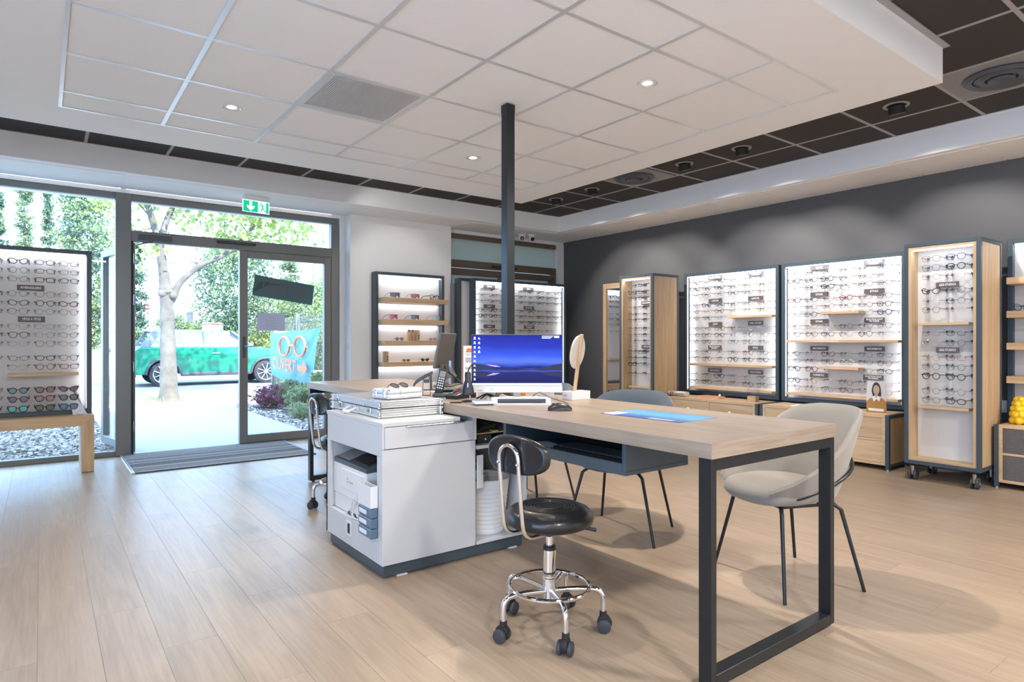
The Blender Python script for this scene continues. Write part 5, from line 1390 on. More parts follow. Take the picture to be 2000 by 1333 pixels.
# ------------------------------------------------------------------ swivel stools
def stool(name_label, loc, rz):
    """faces local +X"""
    t = thing('swivel_stool', name_label, 'stool', (*loc, 0), rz, 'black round stools with chrome base')
    prof = [(0, 0.4)]
    zt = 0.474
    prof = [(0, zt - 0.002), (0.045, zt - 0.001)]
    for r_ in (0.052, 0.064, 0.076, 0.088, 0.100):
        prof += [(r_ - 0.002, zt - 0.001), (r_, zt - 0.006), (r_ + 0.002, zt - 0.001), (r_ + 0.008, zt)]
    prof += [(0.125, zt - 0.002), (0.150, zt - 0.012), (0.166, zt - 0.028), (0.170, zt - 0.044), (0.164, zt - 0.062), (0.145, zt - 0.072), (0.0, zt - 0.074)]
    B().lathe(prof, seg=64).done('seat', 'leather', t, smooth=50)
    B().box((-0.09, -0.075, 0.386), (0.09, 0.075, 0.3995), 0.003).done('seat_plate', 'matte', t)
    B().tube([(0.05, -0.03, 0.382), (0.11, -0.07, 0.378), (0.155, -0.105, 0.366)], [0.005, 0.005, 0.008], 8).done('height_lever', 'black', t)
    B().cyl((0, 0, 0.30), (0, 0, 0.386), 0.014, 24).done('gas_rod', 'chrome', t)
    B().lathe([(0.0, 0.322), (0.020, 0.322), (0.024, 0.318), (0.024, 0.306), (0.0, 0.305)], seg=28).done('collar', 'black', t)
    B().lathe([(0.0, 0.305), (0.0245, 0.305), (0.0245, 0.200), (0.027, 0.198), (0.027, 0.190), (0.0255, 0.188), (0.0255, 0.118), (0, 0.118)], seg=28).done('column', 'chrome', t)
    for k in range(5):
        a = R(72 * k + 20)
        c, s_ = math.cos(a), math.sin(a)
        lg = B().tube(spline([(c * r_, s_ * r_, z_) for r_, z_ in ((0.02, 0.150), (0.10, 0.158), (0.165, 0.160), (0.188, 0.154), (0.200, 0.138), (0.203, 0.115), (0.203, 0.074))], 3), 0.0105, 14).done('leg', 'chrome', t)
        cm = Matrix.Translation((c * 0.203, s_ * 0.203, 0)) @ Matrix.Rotation(a + R(70 + 25 * k), 4, 'Z')
        cs = B()
        cs.lathe([(0, 0.078), (0.013, 0.078), (0.014, 0.062), (0, 0.06)], seg=16, mat=cm)
        cs.prism([(-0.026 * math.cos(q) - 0.004, 0.034 + 0.030 * math.sin(q)) for q in [PI * i / 10 for i in range(-2, 12)]], -0.012, 0.012, 'Y', mat=cm, bev=0.003)
        cs.done('caster_hood', 'matte', lg, smooth=50)
        wh = B()
        for sg in (-1, 1):
            wh.lathe([(0, sg * 0.012), (0.022, sg * 0.012), (0.0255, sg * 0.015), (0.0262, sg * 0.021), (0.0245, sg * 0.026), (0.017, sg * 0.0285), (0, sg * 0.0275)], (0, 0, 0), 24, cm @ Matrix.Translation((-0.006, 0, 0.0265)) @ Matrix.Rotation(R(90), 4, 'X'))
        wh.done('wheel', 'rubber', lg)
    B().tube([(0.152 * math.cos(2 * PI * i / 48), 0.152 * math.sin(2 * PI * i / 48), 0.168) for i in range(48)], 0.0085, 10, closed=True).done('foot_ring', 'chrome', t)
    # backrest support: one bent tube looping up behind the pad and back under the seat
    pts = []
    for (y_, seq) in ((-0.046, [(-0.02, 0.392), (-0.12, 0.390), (-0.170, 0.398), (-0.195, 0.425), (-0.205, 0.47), (-0.220, 0.60), (-0.226, 0.68)]),):
        left = [(x_, y_, z_) for x_, z_ in seq]
    arc = [(-0.2265 - 0.002 * math.sin(PI * i / 8), -0.046 * math.cos(PI * i / 8), 0.68 + 0.050 * math.sin(PI * i / 8)) for i in range(1, 8)]
    right = [(x_, -y_, z_) for x_, y_, z_ in left[::-1]]
    B().tube(spline(left) + arc + spline(right), 0.0075, 12).done('back_tube', 'chrome', t)
    b = B(); n_ = 14; front = []; back = []
    outline = []
    for i in range(32):
        q = 2 * PI * i / 32
        ex = 2.6
        y_ = 0.150 * math.copysign(abs(math.cos(q)) ** (2 / ex), math.cos(q))
        z_ = 0.068 * math.copysign(abs(math.sin(q)) ** (2 / ex), math.sin(q))
        if z_ > 0: z_ *= 1.08 - 0.18 * (abs(y_) / 0.15) ** 2
        outline.append((y_, z_))
    rings = []
    for (sc_, off) in ((0.0, 0.030), (0.45, 0.030), (0.80, 0.027), (0.94, 0.020), (1.0, 0.010), (0.97, 0.001), (0.90, -0.004), (0.88, -0.0045), (0.86, -0.003), (0.4, -0.005), (0.0, -0.005)):
        rings.append([(-0.212 + off + (y_ * sc_) ** 2 * 1.3 , y_ * sc_, 0.690 + z_ * sc_) for y_, z_ in outline])
    b.sheet(rings, closed_u=True)
    bmesh.ops.remove_doubles(b.bm, verts=b.bm.verts, dist=1e-5)
    b.done('backrest', 'leather', t, smooth=60)
    for (y_, z_) in ((-0.046, 0.665), (0.046, 0.665)):
        B().ball((-0.2335, y_, z_), (0.006, 0.006, 0.006), 12, 8).done('screw', 'steel', t)
    return t
stool('black round swivel stool with chrome ring base at the near side of the desk', (1.55, 1.83), R(10))
stool('black round swivel stool mostly hidden behind the white cabinet, near the door', (1.62, 4.03), R(8))

# ------------------------------------------------------------------ armchairs
def armchair(label, loc, rz, mat, frame_loop, group='upholstered tub armchairs around the desk'):
    """faces local +X; bucket shell on four splayed steel legs"""
    t = thing('armchair', label, 'chair', (*loc, 0), rz, group)
    b = B()
    NT, NV = 33, 9
    def shell(th, v):
        # th -1..1 from front-right arm round the back to the front-left arm, v 0 bottom edge .. 1 rim
        a = PI + th * R(138)
        e = abs(th)
        rim = float(np.interp(e, [0, .20, .34, .46, .60, .74, .88, 1.0], [.785, .784, .768, .715, .622, .548, .485, .445]))
        z_ = 0.405 + (rim - 0.405) * v
        rx = 0.215 + (0.075 + 0.02 * (1 - e)) * v ** 0.8
        ry = 0.215 + 0.075 * v ** 0.7
        lean = -0.05 * v * (1 - e)
        return (rx * math.cos(a) + lean + 0.02, ry * math.sin(a), z_)
    th_ = 0.030
    outer = [[shell(-1 + 2 * i / (NT - 1), j / (NV - 1)) for i in range(NT)] for j in range(NV)]
    def inn(p, i, j):
        cx_, cy_ = 0.02, 0.0
        d = Vector((p[0] - cx_, p[1] - cy_, 0)); L_ = d.length
        d.normalize()
        q = 0.5 if j == NV - 1 else 1.0
        return (p[0] - d.x * th_ * 1.0, p[1] - d.y * th_, p[2] - (0.004 if j == NV - 1 else 0))
    inner = [[inn(outer[j][i], i, j) for i in range(NT)] for j in range(NV)]
    rim = [((o_[0] + n_[0]) / 2, (o_[1] + n_[1]) / 2, o_[2] + 0.011) for o_, n_ in zip(outer[-1], inner[-1])]
    loop = outer + [rim] + inner[::-1]
    b.sheet(loop)
    # close the two front arm edges
    for i in (0, NT - 1):
        col_ = [r_[i] for r_ in loop]
        n2 = len(col_) // 2
        mid = [((col_[k][0] + col_[-1 - k][0]) / 2 + 0.012, (col_[k][1] + col_[-1 - k][1]) / 2 * 1.0, (col_[k][2] + col_[-1 - k][2]) / 2) for k in range(n2 + 1)]
        b.sheet([col_[:n2 + 1], mid]); b.sheet([mid, col_[::-1][:n2 + 1]])
    bmesh.ops.remove_doubles(b.bm, verts=b.bm.verts, dist=1e-5)
    b.done('back_shell', mat, t, smooth=70)
    b = B(); rings = []
    N = 40
    for (s_, z_) in ((0.0, 0.466), (0.5, 0.468), (0.80, 0.464), (0.93, 0.455), (1.0, 0.437), (0.99, 0.415), (0.93, 0.398), (0.80, 0.386), (0.5, 0.376), (0.0, 0.374)):
        rg = []
        for i in range(N):
            q = 2 * PI * i / N
            c, sn = math.cos(q), math.sin(q)
            ex = 2.5
            x_ = 0.235 * math.copysign(abs(c) ** (2 / ex), c) * s_
            y_ = 0.222 * math.copysign(abs(sn) ** (2 / ex), sn) * s_
            if x_ < 0: x_ *= 0.86; y_ *= 1 - 0.20 * (abs(x_) / 0.22)
            rg.append((x_ + 0.045, y_, z_ - 0.012 * max(0, x_) / 0.2))
        rings.append(rg)
    b.sheet(rings, closed_u=True)
    bmesh.ops.remove_doubles(b.bm, verts=b.bm.verts, dist=1e-5)
    b.done('seat', mat, t, smooth=70)
    for (x_, y_, tx, ty) in ((0.15, 0.15, 0.215, 0.262), (0.15, -0.15, 0.215, -0.262), (-0.12, 0.15, -0.215, 0.225), (-0.12, -0.15, -0.215, -0.225)):
        B().tube([(x_ - 0.05 * (1 if x_ > 0 else -1), y_ * 0.7, 0.372), (x_, y_, 0.372), (x_ + 0.25 * (tx - x_), y_ + 0.25 * (ty - y_), 0.350), (tx, ty, 0.0)], [0.009, 0.0095, 0.009, 0.0075], 12).done('leg', 'legs', t)
    B().tube([(-0.12, -0.15, 0.372), (0.15, -0.15, 0.372), (0.15, 0.15, 0.372), (-0.12, 0.15, 0.372)], 0.007, 10, closed=True).done('under_frame', 'legs', t)
    if frame_loop:
        pts = []
        for i in range(25):
            q = -1 + 2 * i / 24
            p = Vector(shell(q * 0.95, 0.0))
            e = abs(q)
            z_ = max(0.412, 0.575 - 0.185 * e ** 1.35)
            v = max(0, (z_ - 0.405) / 0.30)
            p = Vector(shell(q * 0.95, min(1, v)))
            d = Vector((p.x - 0.02, p.y, 0)).normalized()
            pts.append((p.x + d.x * 0.007, p.y + d.y * 0.007, z_))
        B().tube(pts, 0.0085, 10).done('shell_rail', 'legs', t)
        B().tube([(shell(0, 0.55)[0] - 0.010, 0.0, 0.575), (-0.262, 0.0, 0.50), (-0.245, 0, 0.42), (-0.20, 0, 0.375), (-0.12, 0, 0.370)], 0.0085, 10).done('spine_rail', 'legs', t)
    return t
armchair('beige woven tub armchair with thin black legs at the near end of the desk', (2.775, 1.565), R(157), 'beige', True)
armchair('slate blue fabric tub armchair behind the desk, left of the beige one', (2.70, 2.53), R(201.5), 'blue', False)
armchair('slate tub armchair hidden behind the lake monitor, only a leg showing', (2.72, 3.42), R(190), 'blue', False)

# ------------------------------------------------------------------ floor mat
t = thing('entrance_mat', 'striped grey entrance mat with metal edge in front of the open door', 'mat', (1.36, 6.58, 0.0003))
B().box((-0.745, -0.545, 0.0), (0.745, 0.44, 0.005), 0.001).done('backing', 'matte', t)
B().box((-0.770, -0.57, 0.0), (-0.745, 0.44, 0.012), 0.002).done('edge_strip', 'alucase', t)
B().box((-0.745, -0.57, 0.0), (0.770, -0.545, 0.012), 0.002).done('edge_strip', 'dgrey', t)
B().box((0.745, -0.545, 0.0), (0.770, 0.44, 0.012), 0.002).done('edge_strip', 'mgrey', t)
mats_ = [plain('mat_rib_%d' % i, c_, 0.95, var=0.5, vscale=70, bump=0.5, bscale=300) for i, c_ in enumerate(((0.17, 0.155, 0.14), (0.25, 0.235, 0.22), (0.11, 0.10, 0.095), (0.33, 0.31, 0.29)))]
rnd = random.Random(8)
for i in range(44):
    y0 = -0.543 + i * 0.02232
    B().box((-0.744, y0, 0.005), (0.744, y0 + 0.0205, 0.0105 + 0.0008 * (i % 2)), 0.002).done('rib', mats_[rnd.choice([0, 1, 1, 2, 3])], t)

# ------------------------------------------------------------------ small things on the cabinets and bench
ZC = 0.4735
t = thing('glasses_pouch', 'pale striped glasses case with dark script on the farther drawer cabinet', 'case', (5.80, 4.58, ZC), R(-90))
B().prism([(0.045 * math.copysign(abs(math.cos(q)) ** 0.7, math.cos(q)), 0.028 + 0.0275 * math.copysign(abs(math.sin(q)) ** 0.7, math.sin(q))) for q in [2 * PI * i / 20 for i in range(20)]], -0.12, 0.12, 'X', bev=0.004).done('body', plain('cream_fabric', (0.62, 0.56, 0.52), 0.7), t)
for x_ in (-0.075, -0.045):
    B().box((x_, -0.0465, 0.012), (x_ + 0.010, -0.0448, 0.050)).done('stripe', plain('stripe_maroon', (0.10, 0.02, 0.03), 0.6) if x_ == -0.075 else bpy.data.materials['stripe_maroon'], t)
text('lettering', 'Signatures', 0.030, t, (0.045, -0.0462, 0.03), (R(90), R(-4), 0), 'ink_k', 0.0004)
t = thing('leather_tray', 'shallow tan tray on the farther drawer cabinet', 'tray', (5.86, 4.18, ZC), R(-90))
b = B(); b.box((-0.13, -0.06, 0.0), (0.13, 0.06, 0.004)); b.box((-0.13, -0.06, 0.004), (0.13, -0.056, 0.026)); b.box((-0.13, 0.056, 0.004), (0.13, 0.06, 0.026)); b.box((-0.13, -0.056, 0.004), (-0.126, 0.056, 0.026)); b.box((0.126, -0.056, 0.004), (0.13, 0.056, 0.026)); b.box((-0.002, -0.056, 0.004), (0.002, 0.056, 0.022))
b.done('tray', plain('tan_leather', (0.62, 0.34, 0.20), 0.55), t)
B().lathe([(0, 0.0), (0.022, 0.0), (0.014, 0.03), (0.006, 0.045), (0, 0.046)], (0.05, 0.075, 0), 16).done('white_cone', 'wplastic', t)
t = thing('acrylic_stand', 'clear acrylic glasses stand with wooden foot on the farther cabinet', 'stand', (5.86, 3.68, ZC), R(-90))
B().box((-0.045, -0.035, 0.0), (0.045, 0.035, 0.060), 0.001).done('wood_block', 'oak_x', t)
B().box((-0.045, -0.035, 0.0605), (0.045, 0.035, 0.145), 0.001).done('acrylic_block', 'acryl', t)
B().box((0.050, -0.035, 0.0), (0.054, 0.035, 0.165), 0.0005).done('acrylic_panel', 'acryl', t)
text('lettering', 'TCM', 0.022, t, (0, -0.0358, 0.125), (R(90), 0, 0), 'ink_g', 0.0004)
t = thing('paper_stack', 'white papers lying on the nearer drawer cabinet behind the beige chair', 'paper', (5.90, 3.15, ZC), R(-85))
B().box((-0.105, -0.10, 0), (0.105, 0.10, 0.005), 0.0005).done('sheets', 'paper', t)
# portrait card: printed flat card with a folded easel back
t = thing('portrait_card', 'standing advert card showing a long-haired person in an ochre jumper with white collar', 'sign', (5.83, 2.475, ZC), R(-72))
pc_ = B().prism([(-0.075, 0.0), (0.075, 0.0), (0.075, 0.15), (0.068, 0.275), (-0.068, 0.275), (-0.075, 0.15)], 0.0, 0.002, 'Y').done('card', plain('card_pale_grey', (0.66, 0.66, 0.67), 0.6), t)
B().prism([(-0.075, 0.0), (0.075, 0.0), (0.075, 0.095), (0.05, 0.125), (0.02, 0.135), (-0.02, 0.135), (-0.055, 0.120), (-0.075, 0.09)], -0.0010, -0.0002, 'Y').done('jumper_print', plain('print_ochre', (0.42, 0.22, 0.06), 0.7), pc_)
B().prism([(0.035 * math.cos(q) + (0.004 if math.sin(q) < 0 else 0), 0.185 + (0.082 if math.sin(q) > 0 else 0.075) * math.sin(q)) for q in [2 * PI * i / 24 for i in range(24)]], -0.0016, -0.0010, 'Y').done('hair_print', plain('print_hair', (0.045, 0.03, 0.028), 0.6), pc_)
B().prism([(0.024 * math.cos(q), 0.200 + 0.042 * math.sin(q)) for q in [2 * PI * i / 24 for i in range(24)]], -0.0020, -0.0016, 'Y').done('face_print', plain('print_skin', (0.55, 0.38, 0.28), 0.7), pc_)
B().prism([(-0.012, 0.165), (0.012, 0.165), (0.014, 0.130), (-0.014, 0.130)], -0.0020, -0.0016, 'Y').done('neck_print', bpy.data.materials['print_skin'], pc_)
B().prism([(-0.034, 0.140), (-0.012, 0.148), (0.0, 0.125), (0.012, 0.148), (0.034, 0.138), (0.022, 0.098), (0.002, 0.118), (-0.020, 0.096)], -0.0026, -0.0021, 'Y').done('collar_print', 'paper', pc_)
B().prism([(-0.060, 0.018), (0.055, 0.012), (0.055, 0.034), (-0.060, 0.040)], -0.0018, -0.0011, 'Y').done('white_band', 'paper', pc_)
B().prism([(0.0, 0.0), (0.085, 0.0), (0.006, 0.25), (0.0, 0.25)], 0.070, 0.0715, 'X').done('easel_wing', bpy.data.materials['card_pale_grey'], t)
# yellow bubble figure
t = thing('bubble_figure', 'glossy yellow stacked-bubble vase on the right-edge cabinet', 'vase', (5.88, 1.478, 0.4755))
my = plain('glossy_yellow', (0.86, 0.58, 0.01), 0.18, coat=0.6)
b = B()
for k_, (z_, rr, nn) in enumerate(((0.028, 0.030, 6), (0.072, 0.033, 6), (0.115, 0.030, 6), (0.152, 0.026, 5), (0.185, 0.024, 4))):
    for i in range(nn):
        a = 2 * PI * i / nn + k_ * 0.5
        rad = 0.044 - k_ * 0.004 if k_ < 4 else 0.020
        b.ball((rad * math.cos(a), rad * math.sin(a), z_), rr, 12, 8)
b.ball((0, 0, 0.1), (0.03, 0.03, 0.10), 12, 10)
b.done('bubbles', my, t, smooth=180)
# leaflets leaning on the bench case
t = thing('leaflet_holder', 'bundle of white leaflets leaning on the right end of the window case', 'leaflets', (0.285, 6.43, 0.4785), R(-14))
for k_ in range(3):
    B().prism([(-0.075, 0.0), (0.03 - k_ * 0.008, 0.0), (-0.085 + k_ * 0.01, 0.215 + k_ * 0.006), (-0.112 + k_ * 0.01, 0.225)], -0.02 + k_ * 0.012, -0.018 + k_ * 0.012, 'Y').done('leaflet', ['paper', 'mgrey', 'paper'][k_], t)
B().ball((-0.02, -0.03, 0.018), (0.022, 0.012, 0.018), 16, 8).done('paper_clip_roll', 'paper', t)
# papers and banner on the door glass (inner face of the panes)
t = thing('door_banner', 'dark teal strip reading OUVERT seen from behind, taped crooked on the door', 'sign', (2.138, 7.044, 1.660), 0, tilt=(0, R(7.6), 0))
B().box((-0.325, -0.002, -0.112), (0.325, 0.001, 0.112)).done('strip', 'tealdark', t)
B().prism([(-0.325, -0.08), (-0.18, 0.02), (0.06, 0.06), (-0.24, 0.06), (-0.28, 0.03)], -0.0030, -0.0022, 'Y').done('fold', plain('teal_fold', (0.035, 0.085, 0.095), 0.5), t)
o = text('lettering', 'OUVERT', 0.185, t, (0.0, -0.0036, 0.0), (R(90), 0, 0), 'ink_g', 0.0003, sx=-0.75)
TXT.clear()
o.data.materials.clear(); o.data.materials.append(plain('faded_brown_print', (0.16, 0.13, 0.125), 0.6))
t = thing('door_notice', 'grey-white paper notice taped below the teal strip on the door', 'sign', (1.998, 7.044, 1.309))
B().box((-0.147, -0.001, -0.096), (0.147, 0.001, 0.096)).done('sheet', translucent('notice_paper', (0.60, 0.60, 0.66), 0.3, 0.7), t)
b = B()
for i in range(7):
    b.box((-0.06, -0.0016, 0.055 - i * 0.018), (0.06 - 0.02 * (i % 2), -0.0011, 0.058 - i * 0.018))
b.done('print', 'ink_g', t)

# ================================================================== OUTSIDE
def slab(name, a, b_, mat, lab=None):
    return struct(name, B().box(a, b_), mat)
slab('ground_soil', (-40, 7.41, -0.30), (60, 90, -0.08), 'grass')
slab('entrance_path', (0.60, 7.13, -0.2), (2.60, 11.78, -0.004), 'path')
slab('drain_strip', (0.60, 11.78, -0.2), (2.60, 11.86, -0.008), 'mgrey')
slab('pavement', (-15, 11.87, -0.2), (30, 12.45, -0.01), 'kerb')
slab('verge', (-15, 12.45, -0.2), (30, 13.75, 0.0), 'grass')
slab('kerb_strip', (-15, 13.75, -0.2), (30, 14.1, 0.005), 'kerb')
slab('road', (-40, 14.1, -0.2), (60, 23.0, -0.03), 'road')
slab('far_pavement', (-40, 23.0, -0.2), (60, 26.5, -0.01), 'kerb')
slab('mulch_bed', (-15, 7.42, -0.2), (0.595, 11.86, -0.03), 'bark')
slab('mulch_bed', (2.605, 7.42, -0.2), (14, 11.86, -0.03), 'bark')
slab('forecourt', (-40, 26.5, -0.2), (60, 90, -0.02), 'path')
def scatter_quads(name, n, sampler, size, mat, parent=None, flat=False, elong=2.2, kind='stuff'):
    P_ = sampler(n)
    n = len(P_)
    u = rng.normal(size=(n, 3)); u /= np.linalg.norm(u, axis=1)[:, None]
    w = rng.normal(size=(n, 3))
    if flat:
        u[:, 2] *= 0.25; w[:, 2] *= 0.25
        u /= np.linalg.norm(u, axis=1)[:, None]
    w -= (w * u).sum(1)[:, None] * u; w /= np.linalg.norm(w, axis=1)[:, None]
    s = (size * (0.6 + 0.8 * rng.random(n)))[:, None]
    V = np.stack([P_ - u * s * elong * 0.5, P_ + w * s * 0.5, P_ + u * s * elong * 0.5, P_ - w * s * 0.5], 1).reshape(-1, 3)
    me = bpy.data.meshes.new(name)
    me.vertices.add(4 * n); me.vertices.foreach_set('co', V.astype(np.float32).ravel())
    me.loops.add(4 * n); me.loops.foreach_set('vertex_index', np.arange(4 * n, dtype=np.int32))
    me.polygons.add(n); me.polygons.foreach_set('loop_start', np.arange(0, 4 * n, 4, dtype=np.int32)); me.polygons.foreach_set('loop_total', np.full(n, 4, dtype=np.int32))
    me.materials.append(M[mat] if isinstance(mat, str) else mat)
    me.update(); me.validate()
    o = link_mesh(name, me, parent)
    if kind: o['kind'] = kind
    return o
def box_pts(x0, x1, y0, y1, z0, z1):
    def f(n):
        p = rng.random((n, 3))
        return p * np.array([x1 - x0, y1 - y0, z1 - z0]) + np.array([x0, y0, z0])
    return f
for (a, b_, n_) in ((-5.0, 0.58, 22000), (2.62, 4.6, 9000)):
    for m_, fr_ in (('chip1', 0.6), ('bark', 0.4)):
        o = scatter_quads('wood_chips', int(n_ * fr_), box_pts(a, b_, 7.44, 11.84, -0.028, 0.006), 0.027, m_, flat=True)
        tag(o, '%s wood chip mulch in the bed %s' % ('pale' if m_ == 'chip1' else 'darker', 'under the left window' if a < 0 else 'right of the path below the banner'), 'wood chips')
def tufts(x0, x1, y0, y1, n, h_, mat, label):
    b = B()
    for i in range(n):
        x_, y_ = rng.uniform(x0, x1), rng.uniform(y0, y1)
        hh = h_ * rng.uniform(0.4, 1.2); dx, dy = rng.normal(0, 0.3, 2) * hh
        a = b.bm.verts.new((x_ - 0.006, y_, 0)); c = b.bm.verts.new((x_ + 0.006, y_, 0)); e = b.bm.verts.new((x_ + dx, y_ + dy, hh))
        b.bm.faces.new((a, c, e))
    o = b.done('grass_tufts', mat, None, smooth=0)
    return tag(o, label, 'grass', kind='stuff')
tufts(-0.5, 4.5, 12.5, 13.7, 1500, 0.10, 'leaf4', 'short dry grass tufts on the verge around the plane tree')

def crown_pts(cx_, cy_, z0, z1, r, shape='ell', clumps=40, cs=0.35):
    """points in clumps distributed through a crown volume"""
    def f(n):
        out = []
        C_ = []
        while len(C_) < clumps:
            t_ = rng.random()
            z_ = z0 + (z1 - z0) * t_
            if shape == 'cone': rr = r * (1 - t_) ** 0.7 + 0.05
            elif shape == 'column': rr = r * min(1, (1 - t_) * 4) ** 0.6 * min(1, 0.6 + t_ * 2)
            else: rr = r * math.sqrt(max(0.02, 1 - (2 * t_ - 1) ** 2))
            a = rng.random() * 2 * PI
            q = rng.random() ** 0.45 * rr
            C_.append((cx_ + q * math.cos(a), cy_ + q * math.sin(a), z_))
        C_ = np.array(C_)
        k_ = rng.integers(0, clumps, n)
        d = rng.normal(size=(n, 3)) * cs * np.array([1, 1, 0.7])
        return C_[k_] + d
    return f
def tree(label, x, y, z0, z1, r, shape, mats, n, leaf_s, clumps, cs, trunk_r=0.15, group='trees across the road', name='tree'):
    t = thing(name, label, 'tree', (x, y, 0), 0, group)
    B().tube([(0, 0, -0.05), (0.05, 0, z0 * 0.6), (0, 0.03, z0 + (z1 - z0) * 0.55)], [trunk_r, trunk_r * 0.8, trunk_r * 0.25], 10).done('trunk', 'trunk2', t)
    for i, m_ in enumerate(mats):
        scatter_quads('crown', int(n * 1.7) // len(mats), crown_pts(0, 0, z0, z1, r, shape, clumps, cs), leaf_s * 0.62, m_, t, elong=1.6)
    return t
tree('slim tall cypress standing alone in the left window', -0.62, 35, 0.6, 12.5, 0.30, 'column', ['leaf2', 'leaf4'], 8000, 0.11, 150, 0.09, name='cypress')
tree('dark cypress cut by the left edge of the photo', -1.42, 33, 0.5, 7.2, 0.24, 'cone', ['leaf3', 'leaf2'], 4000, 0.13, 60, 0.09, name='cypress')
tree('pointed little cypress between the tall cypress and the bushy tree', 0.20, 34, 0.5, 7.6, 0.22, 'cone', ['leaf3', 'leaf2'], 3000, 0.12, 60, 0.08, name='cypress')
tree('big bushy yellow-green tree in the left window', 1.30, 28, 0.8, 7.4, 0.85, 'ell', ['leaf1', 'leaf3', 'leaf2'], 8000, 0.12, 80, 0.20)
tree('narrow dark conifer seen through the open door, left side', 3.05, 30, 0.4, 5.0, 0.50, 'cone', ['leaf3'], 3000, 0.12, 50, 0.14, name='conifer')
tree('wide blue-green pine behind the car and plane tree', 6.2, 26, 0.9, 4.9, 1.55, 'ell', ['leaf2', 'leaf3', 'leaf4'], 9000, 0.12, 75, 0.25, name='pine')
tree('upright pale cypress above the crooked teal strip', 8.75, 28, 0.5, 4.7, 0.5, 'column', ['leaf4', 'leaf2'], 4500, 0.12, 70, 0.14, name='cypress')
tree('rounded green tree behind the banner', 8.6, 24, 0.3, 3.3, 1.5, 'ell', ['leaf4', 'leaf1'], 8000, 0.11, 80, 0.22)
tree('tall loose tree right of the cypress behind the door leaf', 10.6, 27, 0.4, 4.0, 1.3, 'ell', ['leaf2', 'leaf4'], 7000, 0.12, 80, 0.22)
for (x_, y_, r_, z1, lb, mm) in ((3.9, 27, 0.95, 2.1, 'round pale bush left of the plane trunk', ['leaf4']), (4.9, 26.5, 0.8, 1.8, 'pale bush right of the plane trunk', ['leaf1', 'leaf4']), (6.6, 25.0, 0.95, 1.75, 'bush behind the bonnet of the green car', ['leaf1', 'leaf4']),
                                 (7.6, 25.5, 0.9, 1.9, 'bush in the right door leaf beside the banner', ['leaf1']), (2.6, 27.6, 0.7, 1.5, 'bush left of the open door, behind the road', ['leaf2'])):
    tree(lb, x_, y_, 0.1, z1, r_, 'ell', mm, 4000, 0.08, 60, 0.12, 0.04, 'bushes across the road', 'bush')

# street tree in front (pale trunk, sparse young leaves)
t = thing('plane_tree', 'pale-barked street tree with forked trunk just outside the open door', 'tree', (1.86, 12.93, 0))
def br(name, pts, rs, seg=14):
    P_ = [Vector((x_ - 1.86, d_, z_)) for x_, d_, z_ in pts]
    out, ro = [], []
    for i in range(len(P_) - 1):
        p0, p1, p2, p3 = P_[max(i - 1, 0)], P_[i], P_[i + 1], P_[min(i + 2, len(P_) - 1)]
        for j in range(5):
            u = j / 5
            out.append(0.5 * ((2 * p1) + (p2 - p0) * u + (2 * p0 - 5 * p1 + 4 * p2 - p3) * u * u + (3 * p1 - p0 - 3 * p2 + p3) * u ** 3))
            ro.append((rs[i] * (1 - u) + rs[i + 1] * u) * (1 + 0.05 * math.sin(i * 5.0 + j * 2.3)))
    out.append(P_[-1]); ro.append(rs[-1])
    return B().tube(out, ro, seg).done(name, 'trunk', t, smooth=80)
br('trunk', [(1.857, 0, -0.02), (1.855, 0, 0.25), (1.835, 0, 1.30), (1.82, 0, 1.90), (1.812, 0, 1.98), (1.79, 0.0, 2.15), (1.755, 0, 2.47), (1.70, 0, 2.85)], [0.185, 0.150, 0.118, 0.115, 0.135, 0.095, 0.080, 0.075])
B().ball((-0.10, -0.05, 1.96), (0.09, 0.08, 0.08), 14, 9).done('burl', 'trunk', t, smooth=80)
B().ball((0.05, -0.10, 1.93), (0.07, 0.06, 0.07), 14, 9).done('burl', 'trunk', t, smooth=80)
br('branch', [(1.71, 0, 2.80), (1.64, 0, 3.10), (1.53, 0, 3.50), (1.39, -0.05, 3.86), (1.20, -0.1, 4.5)], [0.075, 0.062, 0.055, 0.045, 0.02])
br('branch', [(1.71, 0, 2.82), (1.79, 0.0, 3.20), (1.90, 0.05, 3.50), (2.04, 0.1, 3.81), (2.25, 0.2, 4.5)], [0.070, 0.055, 0.05, 0.045, 0.02])
br('branch', [(1.85, 0, 1.80), (1.93, 0.0, 1.92), (2.04, -0.02, 2.18), (2.37, -0.05, 2.51), (2.80, -0.1, 2.76), (3.25, -0.1, 3.25), (3.6, -0.1, 3.8)], [0.085, 0.070, 0.055, 0.05, 0.042, 0.028, 0.012])
for pts in ([(1.60, 0, 3.25), (1.40, 0.1, 3.55), (1.12, 0.15, 3.75)], [(2.85, -0.1, 2.8), (2.80, 0, 3.3), (2.85, 0.1, 3.8)], [(2.85, -0.1, 2.8), (3.3, 0.1, 3.1), (3.9, 0.2, 3.3), (4.3, 0.3, 3.45)],
            [(1.85, 0.0, 3.4), (2.1, -0.1, 3.55), (2.5, -0.2, 3.6)], [(3.2, -0.1, 3.2), (3.0, 0.1, 3.6), (2.9, 0.2, 4.1)], [(1.62, 0.0, 3.15), (1.35, -0.1, 3.05), (1.15, -0.2, 3.10)], [(3.3, 0.0, 3.4), (3.7, 0.2, 3.7), (4.0, 0.3, 4.2)]):
    br('twig', pts, [0.016, 0.010, 0.006, 0.004][:len(pts)], 6)
